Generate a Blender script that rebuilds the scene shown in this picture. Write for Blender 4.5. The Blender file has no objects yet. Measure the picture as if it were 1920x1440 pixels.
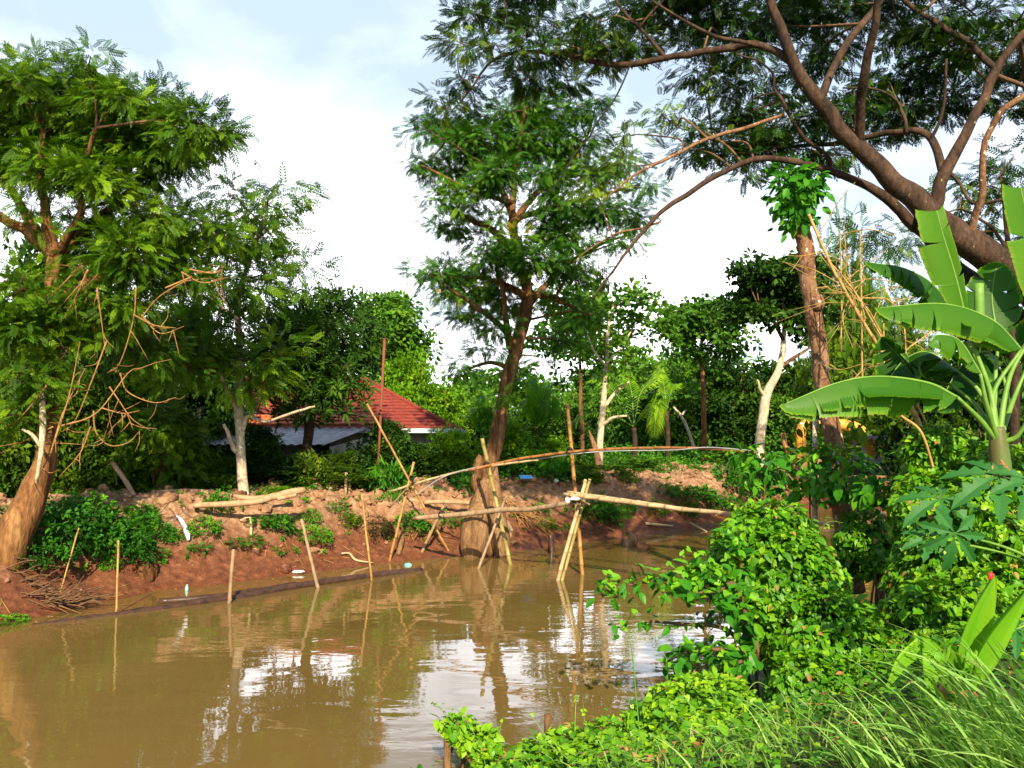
import bpy, math, random
import numpy as np
from mathutils import Vector, Matrix

scene = bpy.context.scene
COL = scene.collection
R = np.random.default_rng(7)
PI = math.pi

# ------------------------------------------------------------------ camera
F = 1600.0                      # focal length in photograph pixels (1920 wide)
EYE = np.array([0.0, 0.0, 2.8])
PITCH = math.atan(100.0 / F)
cp, sp = math.cos(PITCH), math.sin(PITCH)

def at(px, py, Y):
    """point of the place seen at photo pixel (px,py), Y metres in front of the eye"""
    u = (px - 960.0) / F
    v = (720.0 - py) / F
    d = np.array([u, cp - v * sp, sp + v * cp])
    return EYE + d * (Y / d[1])

cam_d = bpy.data.cameras.new('camera')
cam = bpy.data.objects.new('camera', cam_d)
COL.objects.link(cam)
cam_d.sensor_width = 36.0
cam_d.lens = 36.0 * F / 1920.0
cam_d.clip_end = 5000
cam_d.clip_start = 0.05
cam.location = EYE
cam.rotation_euler = (PI / 2 + PITCH, 0, 0)
scene.camera = cam

# ------------------------------------------------------------------ noise
def _hash(ix, iy, seed):
    n = (ix.astype(np.int64) * 374761393 + iy.astype(np.int64) * 668265263 + seed * 1274126177) & 0x7fffffff
    n = ((n ^ (n >> 13)) * 1274126177) & 0x7fffffff
    return ((n ^ (n >> 16)) & 0xffff) / 65535.0

def vnoise(x, y, seed=0):
    x = np.asarray(x, float); y = np.asarray(y, float)
    ix = np.floor(x); iy = np.floor(y)
    fx = x - ix; fy = y - iy
    fx = fx * fx * (3 - 2 * fx); fy = fy * fy * (3 - 2 * fy)
    a = _hash(ix, iy, seed); b = _hash(ix + 1, iy, seed)
    c = _hash(ix, iy + 1, seed); d = _hash(ix + 1, iy + 1, seed)
    return (a + (b - a) * fx) + ((c + (d - c) * fx) - (a + (b - a) * fx)) * fy

def fbm(x, y, seed=0, octs=4):
    s = 0; a = 0.5; tot = 0
    for o in range(octs):
        s = s + a * vnoise(np.asarray(x) * 2 ** o, np.asarray(y) * 2 ** o, seed + o * 17); tot += a; a *= 0.5
    return s / tot

def sstep(a, b, x):
    t = np.clip((np.asarray(x, float) - a) / (b - a), 0, 1)
    return t * t * (3 - 2 * t)

# ------------------------------------------------------------------ terrain height
Q2 = math.sqrt(2.0)
_wl = [(-60, 1190), (0, 1172), (100, 1150), (200, 1126), (300, 1106), (400, 1096), (480, 1086), (560, 1076), (650, 1064),
       (730, 1054), (800, 1048), (900, 1036), (1000, 1030), (1050, 1020), (1170, 1008), (1300, 992), (1400, 976), (1560, 948)]
_e = []
for px, py in _wl:
    d = at(px, py, 1.0) - EYE
    k = -EYE[2] / d[2]
    p = EYE + d * k
    _e.append(((p[0] + p[1]) / Q2, (p[1] - p[0]) / Q2))
_e.sort()
_et = np.array([a for a, b in _e]); _es = np.array([b for a, b in _e])

def far_edge(t):
    return np.interp(t, _et, _es) + 0.12 * (vnoise(t * 1.7, t * 0 + 3.1, 5) - 0.5)

def near_edge(t):
    return 5.35 + 0.5 * (vnoise(t * 0.5, t * 0 + 8.3, 9) - 0.5) + 0.25 * sstep(9, 16, t)

def gz(x, y, detail=True):
    x = np.asarray(x, float); y = np.asarray(y, float)
    s = (y - x) / Q2; t = (x + y) / Q2
    fe = far_edge(t); ne = near_edge(t)
    # near bank
    zn = 1.15 - 1.15 * sstep(-3.6, 0.1, s - ne) - 0.9 * sstep(0.0, 1.6, s - ne)
    # far bank: muddy foot, steep face, clod covered top
    d = s - fe
    zf = -0.9 + 0.9 * sstep(-1.6, 0.0, d) + 0.16 * sstep(-0.1, 0.35, d) + 1.16 * sstep(0.2, 1.75, d) + 0.12 * sstep(1.6, 2.6, d) - 0.06 * sstep(3, 5, d)
    mid = 0.5 * (fe + ne)
    z = np.where(s > mid, zf, zn)
    if detail:
        w = sstep(0.05, 0.7, d) * (1 - 0.8 * sstep(6, 14, d))
        n1 = fbm(x * 1.3, y * 1.3, 3, 4) - 0.5
        n2 = 0.5 - np.abs(fbm(x * 4.2, y * 4.2, 11, 4) - 0.5) * 2
        n3 = fbm(x * 11, y * 11, 23, 3) - 0.5
        top = sstep(1.2, 2.0, d)
        z = z + w * (0.45 * n1 + (0.12 + 0.30 * top) * n2 + 0.13 * n3)
        wn = 1 - sstep(-0.9, 0.2, s - ne)
        z = z + wn * 0.22 * (fbm(x * 1.1, y * 1.1, 31, 3) - 0.5)
        wfar = sstep(60, 200, np.hypot(x, y))
        z = z + wfar * 1.0 * (fbm(x * 0.02, y * 0.02, 41, 3) - 0.5)
    return z

def g1(x, y):
    return float(gz(np.array([x]), np.array([y]))[0])

# ------------------------------------------------------------------ mesh helper
class MB:
    def __init__(self):
        self.v = []; self.q = []; self.t = []; self.tint = []; self.n = 0; self.sm = []
    def add(self, v, q=None, t=None, tint=0.5, mat=0, smooth=True):
        v = np.asarray(v, np.float32)
        o = self.n
        self.v.append(v); self.n += len(v)
        ti = np.empty(len(v), np.float32); ti[:] = tint
        self.tint.append(ti)
        if q is not None and len(q):
            q = np.asarray(q, np.int32) + o
            self.q.append((q, mat, smooth))
        if t is not None and len(t):
            t = np.asarray(t, np.int32) + o
            self.t.append((t, mat, smooth))
        return o
    def build(self, name, mats, parent=None):
        if not isinstance(mats, (list, tuple)): mats = [mats]
        me = bpy.data.meshes.new(name)
        v = np.concatenate(self.v) if self.v else np.zeros((0, 3), np.float32)
        if parent is not None:
            v = v - np.array(parent.location, np.float32)
        nq = sum(len(q) for q, _, _ in self.q); nt = sum(len(t) for t, _, _ in self.t)
        me.vertices.add(len(v)); me.vertices.foreach_set('co', v.ravel())
        me.loops.add(nq * 4 + nt * 3); me.polygons.add(nq + nt)
        li = np.concatenate([q.ravel() for q, _, _ in self.q] + [t.ravel() for t, _, _ in self.t])
        me.loops.foreach_set('vertex_index', li.astype(np.int32))
        ls = np.concatenate([np.arange(nq) * 4, nq * 4 + np.arange(nt) * 3]).astype(np.int32)
        me.polygons.foreach_set('loop_start', ls)
        mi = np.concatenate([np.full(len(q), m) for q, m, _ in self.q] + [np.full(len(t), m) for t, m, _ in self.t]).astype(np.int32)
        sm = np.concatenate([np.full(len(q), s) for q, _, s in self.q] + [np.full(len(t), s) for t, _, s in self.t]).astype(bool)
        for m in mats: me.materials.append(m)
        me.polygons.foreach_set('material_index', mi)
        me.polygons.foreach_set('use_smooth', sm)
        a = me.attributes.new('tint', 'FLOAT', 'POINT')
        a.data.foreach_set('value', np.concatenate(self.tint))
        me.update(calc_edges=True); me.validate()
        o = bpy.data.objects.new(name, me); COL.objects.link(o)
        if parent is not None: o.parent = parent
        return o

def tag(o, label=None, cat=None, group=None, kind=None):
    if label: o['label'] = label
    if cat: o['category'] = cat
    if group: o['group'] = group
    if kind: o['kind'] = kind
    return o

def root(name, loc, label, cat, group=None):
    o = bpy.data.objects.new(name, None); COL.objects.link(o)
    o.location = [float(c) for c in loc]; o.empty_display_size = 0.2
    return tag(o, label, cat, group)

def copy_tree(o, parent=None):
    c = o.copy(); COL.objects.link(c)
    if parent is not None: c.parent = parent
    for ch in list(o.children): copy_tree(ch, c)
    return c

def nrm(a):
    a = np.asarray(a, float)
    return a / np.maximum(np.linalg.norm(a, axis=-1, keepdims=True), 1e-9)

def spline(P, n):
    """Catmull-Rom through the rows of P (any number of columns), n samples per span"""
    P = np.asarray(P, float)
    if len(P) == 2:
        k = np.linspace(0, 1, n + 1)[:, None]
        return P[0] * (1 - k) + P[1] * k
    Q = np.vstack([2 * P[0] - P[1], P, 2 * P[-1] - P[-2]])
    out = []
    for i in range(1, len(Q) - 2):
        t = np.linspace(0, 1, n, endpoint=False)[:, None]
        a, b, c, d = Q[i - 1], Q[i], Q[i + 1], Q[i + 2]
        out.append(0.5 * (2 * b + (c - a) * t + (2 * a - 5 * b + 4 * c - d) * t ** 2 + (3 * b - a - 3 * c + d) * t ** 3))
    out.append(Q[-2][None])
    return np.vstack(out)

def tube(mb, P, rad, sides=8, n=5, rough=0.0, cap=True, mat=0, tint=0.5, wob=0.0, seed=1, flute=0.0):
    P = np.asarray(P, float); rad = np.broadcast_to(np.asarray(rad, float), (len(P),))
    ring = None
    if not np.isscalar(tint): ring = np.asarray(tint, float)
    PR = spline(np.column_stack([P, rad]), n)
    C = PR[:, :3]; r = np.maximum(PR[:, 3], 0.001)
    m = len(C)
    if wob:
        k = np.arange(m)
        w = np.column_stack([vnoise(k * 0.35, k * 0 + seed, 1), vnoise(k * 0.35, k * 0 + seed, 2), vnoise(k * 0.35, k * 0 + seed, 3)]) - 0.5
        env = np.minimum(1, np.minimum(k, m - 1 - k) / max(1, m * 0.15))[:, None]
        C = C + w * wob * env
    T = np.gradient(C, axis=0); T = nrm(T)
    ref = np.array([0, 0, 1.0]) if abs(T[0][2]) < 0.8 else np.array([1.0, 0, 0])
    U = np.zeros_like(C)
    u = nrm(np.cross(T[0], ref))
    for i in range(m):
        u = u - T[i] * np.dot(u, T[i]); u = u / max(1e-9, np.linalg.norm(u)); U[i] = u
    V = np.cross(T, U)
    th = np.arange(sides) * 2 * PI / sides
    rr = r[:, None] * np.ones(sides)
    if rough:
        L = np.concatenate([[0], np.cumsum(np.linalg.norm(np.diff(C, axis=0), axis=1))])
        rr = rr * (1 + rough * 2 * (fbm(L[:, None] * 2.2 + seed * 9.1 + np.cos(th) * 1.3, np.sin(th) * 1.3 + seed + 0 * L[:, None], 3, 3) - 0.5))
    if flute:
        rr = rr * (1 + flute * np.cos(th * 5 + seed) * np.linspace(1, 0.2, m)[:, None])
    X = C[:, None, :] + rr[..., None] * (np.cos(th)[None, :, None] * U[:, None, :] + np.sin(th)[None, :, None] * V[:, None, :])
    v = X.reshape(-1, 3)
    i = np.arange(m - 1)[:, None] * sides; j = np.arange(sides)[None, :]; j2 = (j + 1) % sides
    q = np.stack([i + j, i + j2, i + sides + j2, i + sides + j], -1).reshape(-1, 4)
    tr = []
    if cap:
        v = np.vstack([v, C[0], C[-1]])
        a = m * sides; b = a + 1
        jj = np.arange(sides); jn = (jj + 1) % sides
        tr = np.vstack([np.column_stack([np.full(sides, a), jn, jj]), np.column_stack([np.full(sides, b), (m - 1) * sides + jj, (m - 1) * sides + jn])])
    if ring is not None: tint = np.concatenate([np.repeat(ring, sides), ring[[0, -1]]]) if cap else np.repeat(ring, sides)
    mb.add(v, q, tr if cap else None, tint=tint, mat=mat)

def bamboo(mb, A, B, r, mid=None, seed=0, mat=0, gap=0.36, tint=0.5, taper=0.8):
    """jointed cane from A to B, optionally through mid points"""
    P = [np.array(A)] + ([np.array(m_) for m_ in mid] if mid else []) + [np.array(B)]
    C = spline(np.array(P), 24)
    L = np.concatenate([[0], np.cumsum(np.linalg.norm(np.diff(C, axis=0), axis=1))])
    nodes = np.arange(gap * 0.5, L[-1], gap)
    s = [0.0]
    for k in nodes: s += [k - 0.035, k, k + 0.03]
    s.append(L[-1]); s = np.clip(np.array(s), 0, L[-1]); s = np.unique(s)
    PP = np.column_stack([np.interp(s, L, C[:, i]) for i in range(3)])
    rr = r * (1 - (1 - taper) * s / L[-1])
    isn = np.min(np.abs(s[:, None] - nodes[None, :]), axis=1) < 0.004 if len(nodes) else np.zeros(len(s), bool)
    rr = rr * np.where(isn, 1.2, 0.97)
    rg = np.random.default_rng(seed)
    PP[1:-1] += rg.normal(0, r * 0.10, (len(PP) - 2, 3))
    tube(mb, PP, rr, sides=10, n=1, mat=mat, tint=np.where(isn, 1.0, 0.5 + rg.uniform(-.12, .12, len(PP))))

def box(mb, c, h, rot=None, mat=0, tint=0.5, bev=0.0):
    """box of half sizes h around c, optionally rotated by a 3x3 matrix; chamfered along its long edges"""
    h = np.asarray(h, float)
    b = bev if bev else min(h) * 0.12
    v = []
    for z in (-h[2], h[2]):
        k = b
        for (x, y) in ((-h[0] + k, -h[1]), (h[0] - k, -h[1]), (h[0], -h[1] + k), (h[0], h[1] - k), (h[0] - k, h[1]), (-h[0] + k, h[1]), (-h[0], h[1] - k), (-h[0], -h[1] + k)):
            v.append((x, y, z))
    v = np.array(v)
    if rot is not None: v = v @ np.asarray(rot).T
    v = v + np.asarray(c)
    q = [(i, (i + 1) % 8, 8 + (i + 1) % 8, 8 + i) for i in range(8)]
    q += [(0, 3, 2, 1), (0, 7, 4, 3), (7, 6, 5, 4), (8, 9, 10, 11), (8, 11, 12, 15), (15, 12, 13, 14)]
    mb.add(v, q, None, mat=mat, tint=tint, smooth=False)

def rotz(a):
    c, s = math.cos(a), math.sin(a)
    return np.array([[c, -s, 0], [s, c, 0], [0, 0, 1]])
def roty(a):
    c, s = math.cos(a), math.sin(a)
    return np.array([[c, 0, s], [0, 1, 0], [-s, 0, c]])
def rotx(a):
    c, s = math.cos(a), math.sin(a)
    return np.array([[1, 0, 0], [0, c, -s], [0, s, c]])

# icosphere template for lumps
import bmesh
def _ico(n):
    bm = bmesh.new(); bmesh.ops.create_icosphere(bm, subdivisions=n, radius=1)
    v = np.array([p.co[:] for p in bm.verts]); f = np.array([[w.index for w in g.verts] for g in bm.faces]); bm.free()
    return v, f
ICO2 = _ico(2); ICO3 = _ico(4)

def lump(mb, c, r, seed=0, amp=0.25, big=False, mat=0, tint=0.5, fr=1.6, smooth=True):
    v, f = ICO3 if big else ICO2
    n = fbm(v[:, 0] * fr + seed * 3.7 + v[:, 2] * 0.7, v[:, 1] * fr + seed + v[:, 2] * 1.1, seed, 4) - 0.5
    w = v * (1 + amp * 2 * n)[:, None] * np.asarray(r) + np.asarray(c)
    mb.add(w, None, f, tint=tint, mat=mat, smooth=smooth)

# ------------------------------------------------------------------ leaf templates  (x along leaf, y across, z normal)
def T_spray(pairs=6, ll=0.34, lw=0.12, ang=58, droop=0.22):
    v = []; q = []
    for i in range(pairs + 1):
        x = 0.12 + 0.88 * (i / pairs) if i < pairs else 1.0
        for sgn in ((1, -1) if i < pairs else (0,)):
            a = math.radians(ang * (1 - 0.35 * i / pairs)) * sgn
            l = ll * (1.0 - 0.35 * abs(i / pairs - 0.45))
            dx, dy = math.cos(a), math.sin(a)
            nx, ny = -dy, dx
            b = np.array([x, 0]); k = len(v)
            for (al, ac) in ((0, 0), (0.5, -0.5), (1, 0), (0.5, 0.5)):
                p = b + np.array([dx, dy]) * l * al + np.array([nx, ny]) * lw * ac
                z = -droop * p[0] ** 2 - 0.25 * (l * al) ** 2 - (0.02 if al == 0.5 else 0)
                v.append((p[0], p[1], z))
            q.append((k, k + 1, k + 2, k + 3))
    # rachis
    k = len(v)
    for x in (0, 0.5, 1.0):
        v += [(x, -0.012, -droop * x * x - 0.005), (x, 0.012, -droop * x * x - 0.005)]
    q += [(k, k + 1, k + 3, k + 2), (k + 2, k + 3, k + 5, k + 4)]
    return np.array(v), np.array(q), None

def T_outline(pts, fold=0.08, curl=0.12):
    """leaf from half outline pts [(x,y)...] first=(base) last=(tip); 2 columns per side"""
    v = []; q = []
    n = len(pts)
    for i, (x, y) in enumerate(pts):
        cx = max(x, pts[0][0] + 0.01 * i)
        v.append((cx, 0, -curl * cx * cx))
    for sgn in (1, -1):
        for (x, y) in pts: v.append((x, sgn * y, -curl * x * x + fold * y * 2))
    for i in range(n - 1):
        q.append((i, i + 1, n + i + 1, n + i))
        q.append((i + 1, i, 2 * n + i, 2 * n + i + 1))
    return np.array(v, float), np.array(q), None

T_HEART = T_outline([(0.12, 0.0), (-0.10, 0.26), (0.15, 0.44), (0.5, 0.36), (0.8, 0.14), (1.0, 0.0)])
T_OVATE = T_outline([(0.0, 0.0), (0.15, 0.17), (0.4, 0.27), (0.7, 0.2), (1.0, 0.0)], fold=0.12, curl=0.22)
T_LANCE = T_outline([(0.0, 0.0), (0.2, 0.09), (0.55, 0.12), (1.0, 0.0)], fold=0.1, curl=0.3)
T_DIAM = (np.array([(0, 0, 0), (0.5, -0.27, 0.04), (1, 0, -0.12), (0.5, 0.27, 0.04)]), np.array([(0, 1, 2, 3)]), None)

def T_cluster(base, n, spread, seed, inner=0.1):
    """several leaves radiating round one twig end"""
    rg = np.random.default_rng(seed)
    V = []; Q = []
    bv, bq, _ = base
    for k in range(n):
        a = 2 * PI * k / n + rg.normal(0, 0.35)
        el = rg.uniform(-0.5, 0.7)
        D = np.array([math.cos(a) * math.cos(el) , math.sin(a) * math.cos(el), math.sin(el)]) + np.array([spread, 0, 0])
        D = nrm(D); N = nrm(np.array([0, 0, 1.0]) + rg.normal(0, 0.35, 3)); N = nrm(N - D * np.dot(N, D)); S = np.cross(N, D)
        sc = rg.uniform(0.55, 0.9)
        v = D * inner + sc * (bv[:, :1] * D + bv[:, 1:2] * S + bv[:, 2:3] * N)
        Q.append(bq + k * len(bv)); V.append(v)
    return np.vstack(V), np.vstack(Q), None

T_SPA = T_spray(6, 0.40, 0.14, 62, 0.2); T_SP6 = T_spray(6); T_SP9 = T_spray(9, 0.24, 0.075, 66, 0.3); T_SP5 = T_spray(5, 0.42, 0.17, 52, 0.15)
T_CL5 = T_cluster(T_DIAM, 6, 0.4, 3); T_CLO = T_cluster(T_OVATE, 6, 0.5, 5); T_CLL = T_cluster(T_LANCE, 7, 0.3, 9)

def scatter(mb, T, P, D, N, S, tint, mat=0):
    tv, tq, _ = T
    P = np.asarray(P, float); n = len(P)
    if n == 0: return
    X = nrm(D); Z = N - X * np.sum(N * X, 1, keepdims=True); Z = nrm(Z); Yv = np.cross(Z, X)
    S = np.broadcast_to(np.asarray(S, float), (n,))[:, None, None]
    v = P[:, None, :] + S * (tv[None, :, 0:1] * X[:, None, :] + tv[None, :, 1:2] * Yv[:, None, :] + tv[None, :, 2:3] * Z[:, None, :])
    k = len(tv)
    q = (tq[None] + (np.arange(n) * k)[:, None, None]).reshape(-1, 4)
    ti = np.repeat(np.broadcast_to(np.asarray(tint, float), (n,)), k)
    mb.add(v.reshape(-1, 3), q, None, tint=ti, mat=mat, smooth=False)

def foliage(mb, blobs, rng, T, size, k=10.0, sprays=26, sub_r=0.42, flat=0.55, up=0.8, droop=0.15, nodes=None, twig_mat=1,
            tint_c=0.5, limb_r=0.035, leaf_mat=0, shell=2.2):
    """blobs: (centre, (rx,ry,rz), density[, tint]).  Sub-clumps of sprays on twigs; limbs to the nearest skeleton node."""
    for bl in blobs:
        c, r, dens = bl[0], np.asarray(bl[1], float), bl[2]
        bt = bl[3] if len(bl) > 3 else 0.0
        c = np.asarray(c, float)
        n = max(2, int(k * dens * (r[0] * r[2] + 0.3 * r[0] * r[1])))
        u = nrm(rng.normal(size=(n, 3))) * (rng.random(n) ** (1 / shell))[:, None]
        sc = c + u * r
        if nodes is not None and len(nodes):
            dd = np.linalg.norm(nodes[:, :3] - c, axis=1) + np.maximum(0, nodes[:, 2] - c[2]) * 0.8
            nb = nodes[np.argmin(dd)]
            L = np.linalg.norm(c - nb[:3])
            if L > 0.15:
                m1 = nb[:3] * 0.6 + c * 0.4 + rng.normal(0, 0.07 * L, 3) + np.array([0, 0, 0.06 * L])
                m2 = nb[:3] * 0.25 + c * 0.75 + rng.normal(0, 0.05 * L, 3)
                r0 = min(nb[3] * 0.7, limb_r * (0.6 + 0.35 * L))
                tube(mb, [nb[:3], m1, m2, c], [r0, r0 * 0.8, r0 * 0.6, r0 * 0.4], sides=5, n=4, cap=False, mat=twig_mat)
        for p in sc:
            L = np.linalg.norm(p - c)
            if L > 0.1:
                m = 0.5 * (p + c) + rng.normal(0, 0.12 * L, 3)
                tube(mb, [c, m, p], [limb_r * 0.4, limb_r * 0.25, 0.005], sides=3, n=3, cap=False, mat=twig_mat)
        m = max(3, int(sprays))
        off = np.clip(rng.normal(size=(n, m, 3)), -1.7, 1.7) * np.array([sub_r, sub_r, sub_r * flat]) * rng.uniform(0.6, 1.25, (n, 1, 1))
        P = (sc[:, None, :] + off).reshape(-1, 3)
        D = nrm(off).reshape(-1, 3) * 0.8 + np.repeat(u, m, 0) * 0.6 + rng.normal(0, 0.35, (n * m, 3)) + np.array([0, 0, -droop])
        N = np.array([0, 0, 1.0]) * up + rng.normal(0, 0.45, (n * m, 3)) + np.repeat(u, m, 0) * 0.25
        tn = tint_c + bt + np.repeat(rng.normal(0, 0.13, n), m) + rng.normal(0, 0.10, n * m)
        scatter(mb, T, P, D, N, size * rng.uniform(0.65, 1.25, n * m), np.clip(tn, 0, 1), mat=leaf_mat)

def pxblobs(rows, Y, rng, dy=1.0, deep=0.85):
    """rows (px,py,rx,ry[,density[,dY[,tint]]]) in photo pixels -> real ellipsoids at distance Y"""
    out = []
    for b in rows:
        den = b[4] if len(b) > 4 else 1.0
        off = b[5] if len(b) > 5 and b[5] is not None else rng.uniform(-dy, dy)
        ti = b[6] if len(b) > 6 else 0.0
        y = Y + off
        out.append((at(b[0], b[1], y), (b[2] / F * y, b[2] / F * y * deep, b[3] / F * y), den, ti))
    return out

def pxline(rows):
    """rows (px,py,Y,radius_px) -> points and radii"""
    P = np.array([at(r[0], r[1], r[2]) for r in rows]); rad = np.array([r[3] / F * r[2] for r in rows])
    return P, rad

def skel(lines, n=8):
    out = []
    for P, rad in lines:
        out.append(spline(np.column_stack([P, rad]), n))
    return np.vstack(out)

# ------------------------------------------------------------------ materials
def newmat(name):
    m = bpy.data.materials.new(name); m.use_nodes = True
    nt = m.node_tree; b = nt.nodes['Principled BSDF']
    return m, nt, b
def node(nt, t, **kw):
    n = nt.nodes.new(t)
    for k, v in kw.items():
        if k.startswith('i_'):
            n.inputs[k[2:].replace('_', ' ')].default_value = v
        else: setattr(n, k, v)
    return n
def ramp(nt, stops, fac=None):
    n = nt.nodes.new('ShaderNodeValToRGB'); e = n.color_ramp.elements
    while len(e) < len(stops): e.new(0.5)
    for i, (p, c) in enumerate(stops):
        e[i].position = p; e[i].color = (*c, 1) if len(c) == 3 else c
    if fac is not None: nt.links.new(fac, n.inputs[0])
    return n
def mixc(nt, a, b, fac, mode='MIX'):
    n = nt.nodes.new('ShaderNodeMix'); n.data_type = 'RGBA'; n.blend_type = mode
    for sock, val in ((n.inputs[0], fac), (n.inputs[6], a), (n.inputs[7], b)):
        if isinstance(val, bpy.types.NodeSocket): nt.links.new(val, sock)
        else: sock.default_value = val if not isinstance(val, tuple) or len(val) == 4 else (*val, 1)
    return n.outputs[2]
def noise(nt, scale, detail=4, rough=0.55, vec=None, dist=0.0):
    n = node(nt, 'ShaderNodeTexNoise'); n.inputs['Scale'].default_value = scale
    n.inputs['Detail'].default_value = detail; n.inputs['Roughness'].default_value = rough; n.inputs['Distortion'].default_value = dist
    if vec is not None: nt.links.new(vec, n.inputs['Vector'])
    return n.outputs['Fac']
def mapping(nt, scale=(1, 1, 1), rot=(0, 0, 0)):
    tc = node(nt, 'ShaderNodeTexCoord'); mp = node(nt, 'ShaderNodeMapping')
    mp.inputs['Scale'].default_value = scale; mp.inputs['Rotation'].default_value = rot
    nt.links.new(tc.outputs['Object'], mp.inputs['Vector'])
    return mp.outputs[0]
def bump(nt, b, h, strength=0.5, dist=0.02):
    n = node(nt, 'ShaderNodeBump'); n.inputs['Strength'].default_value = strength; n.inputs['Distance'].default_value = dist
    nt.links.new(h, n.inputs['Height']); nt.links.new(n.outputs[0], b.inputs['Normal'])

def leafmat(name, dark, mid, light, rough=0.48, trans=0.3, spec=0.13, tcol=None, old=None):
    m, nt, b = newmat(name)
    at_ = node(nt, 'ShaderNodeAttribute'); at_.attribute_name = 'tint'
    stops = [(0.05, dark), (0.5, mid), (0.92, light)]
    if old: stops.append((0.985, old))
    rp = ramp(nt, stops, at_.outputs['Fac'])
    n = noise(nt, 6.0, 2)
    c = mixc(nt, rp.outputs[0], (0.6, 0.75, 0.35, 1), n, 'MULTIPLY')
    c2 = mixc(nt, rp.outputs[0], c, 0.35)
    nt.links.new(c2, b.inputs['Base Color'])
    b.inputs['Roughness'].default_value = rough
    b.inputs['Specular IOR Level'].default_value = spec
    tr = node(nt, 'ShaderNodeBsdfTranslucent')
    t2 = mixc(nt, c2, tcol or (0.9, 1.0, 0.25, 1), 1.0, 'MULTIPLY')
    br = mixc(nt, t2, (1.45, 1.5, 0.8, 1), 1.0, 'MULTIPLY')
    nt.links.new(br, tr.inputs['Color'])
    mx = node(nt, 'ShaderNodeMixShader'); mx.inputs[0].default_value = trans
    nt.links.new(b.outputs[0], mx.inputs[1]); nt.links.new(tr.outputs[0], mx.inputs[2])
    out = nt.nodes['Material Output']; nt.links.new(mx.outputs[0], out.inputs['Surface'])
    return m

def barkmat(name, c1, c2, c3, scale=6, stretch=0.25, spots=None, bstr=0.6, rough=0.85, thr=0.62):
    m, nt, b = newmat(name)
    v = mapping(nt, (1, 1, stretch))
    n1 = noise(nt, scale, 6, 0.65, v, 0.4); n2 = noise(nt, scale * 5, 4, 0.6, v)
    rp = ramp(nt, [(0.3, c1), (0.52, c2), (0.72, c3)], n1)
    c = mixc(nt, rp.outputs[0], (0.35, 0.3, 0.28, 1), ramp(nt, [(0.45, (0, 0, 0)), (0.6, (1, 1, 1))], n2).outputs[0], 'MULTIPLY')
    c = mixc(nt, rp.outputs[0], c, 0.6)
    if spots:
        v2 = mapping(nt, (1, 1, 0.7))
        n3 = noise(nt, 13, 5, 0.6, v2)
        c = mixc(nt, c, spots, ramp(nt, [(thr, (0, 0, 0)), (thr + 0.05, (1, 1, 1))], n3).outputs[0])
    nt.links.new(c, b.inputs['Base Color']); b.inputs['Roughness'].default_value = rough
    b.inputs['Specular IOR Level'].default_value = 0.2
    ad = node(nt, 'ShaderNodeMath', operation='ADD'); nt.links.new(n1, ad.inputs[0]); nt.links.new(n2, ad.inputs[1])
    bump(nt, b, ad.outputs[0], bstr, 0.03)
    return m

def plain(name, col, rough=0.7, col2=None, scale=8, metallic=0.0, bstr=0.15, spec=0.3, stretch=(1, 1, 1)):
    m, nt, b = newmat(name)
    v = mapping(nt, stretch)
    n = noise(nt, scale, 5, 0.6, v)
    c = mixc(nt, col, col2 or tuple(x * 0.55 for x in col), ramp(nt, [(0.38, (0, 0, 0)), (0.68, (1, 1, 1))], n).outputs[0])
    if 'bamboo' in name or 'cane' in name:
        at_ = node(nt, 'ShaderNodeAttribute'); at_.attribute_name = 'tint'
        nd = ramp(nt, [(0.30, (1.15, 1.12, 1.05)), (0.62, (0.82, 0.78, 0.72)), (1.0, (0.52, 0.43, 0.33))], at_.outputs['Fac'])
        c = mixc(nt, c, nd.outputs[0], 1.0, 'MULTIPLY')
    nt.links.new(c, b.inputs['Base Color'])
    b.inputs['Roughness'].default_value = rough; b.inputs['Metallic'].default_value = metallic
    b.inputs['Specular IOR Level'].default_value = spec
    if bstr: bump(nt, b, n, bstr, 0.02)
    return m

M = {}
M['leaf_left'] = leafmat('feathery leaf green', (0.014, 0.036, 0.003), (0.058, 0.135, 0.005), (0.19, 0.31, 0.010), trans=0.28)
M['leaf_centre'] = leafmat('feathery leaf blue green', (0.009, 0.038, 0.006), (0.040, 0.130, 0.009), (0.16, 0.30, 0.014), trans=0.25, old=(0.45, 0.22, 0.01))
M['leaf_albizia'] = leafmat('fine leaf dark green', (0.007, 0.024, 0.004), (0.020, 0.060, 0.006), (0.13, 0.20, 0.008), trans=0.15)
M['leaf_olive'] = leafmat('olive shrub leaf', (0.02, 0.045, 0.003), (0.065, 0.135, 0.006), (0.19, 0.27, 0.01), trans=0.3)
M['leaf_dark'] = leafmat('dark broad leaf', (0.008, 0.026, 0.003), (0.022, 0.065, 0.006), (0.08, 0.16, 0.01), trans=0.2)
M['leaf_yellow'] = leafmat('yellow green leaf', (0.035, 0.095, 0.003), (0.12, 0.27, 0.007), (0.30, 0.45, 0.012), trans=0.3)
M['leaf_far'] = leafmat('far broadleaf green', (0.022, 0.07, 0.010), (0.068, 0.175, 0.016), (0.18, 0.33, 0.025), trans=0.25)
M['leaf_vine'] = leafmat('vine heart leaf', (0.018, 0.085, 0.003), (0.078, 0.245, 0.004), (0.27, 0.45, 0.010), trans=0.25, rough=0.45, spec=0.3)
M['leaf_shrub'] = leafmat('big shrub leaf', (0.015, 0.085, 0.008), (0.045, 0.20, 0.012), (0.17, 0.38, 0.012), trans=0.25, rough=0.36)
M['weed'] = leafmat('bank weed leaf', (0.015, 0.07, 0.008), (0.045, 0.18, 0.012), (0.13, 0.32, 0.015), trans=0.25)
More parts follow.
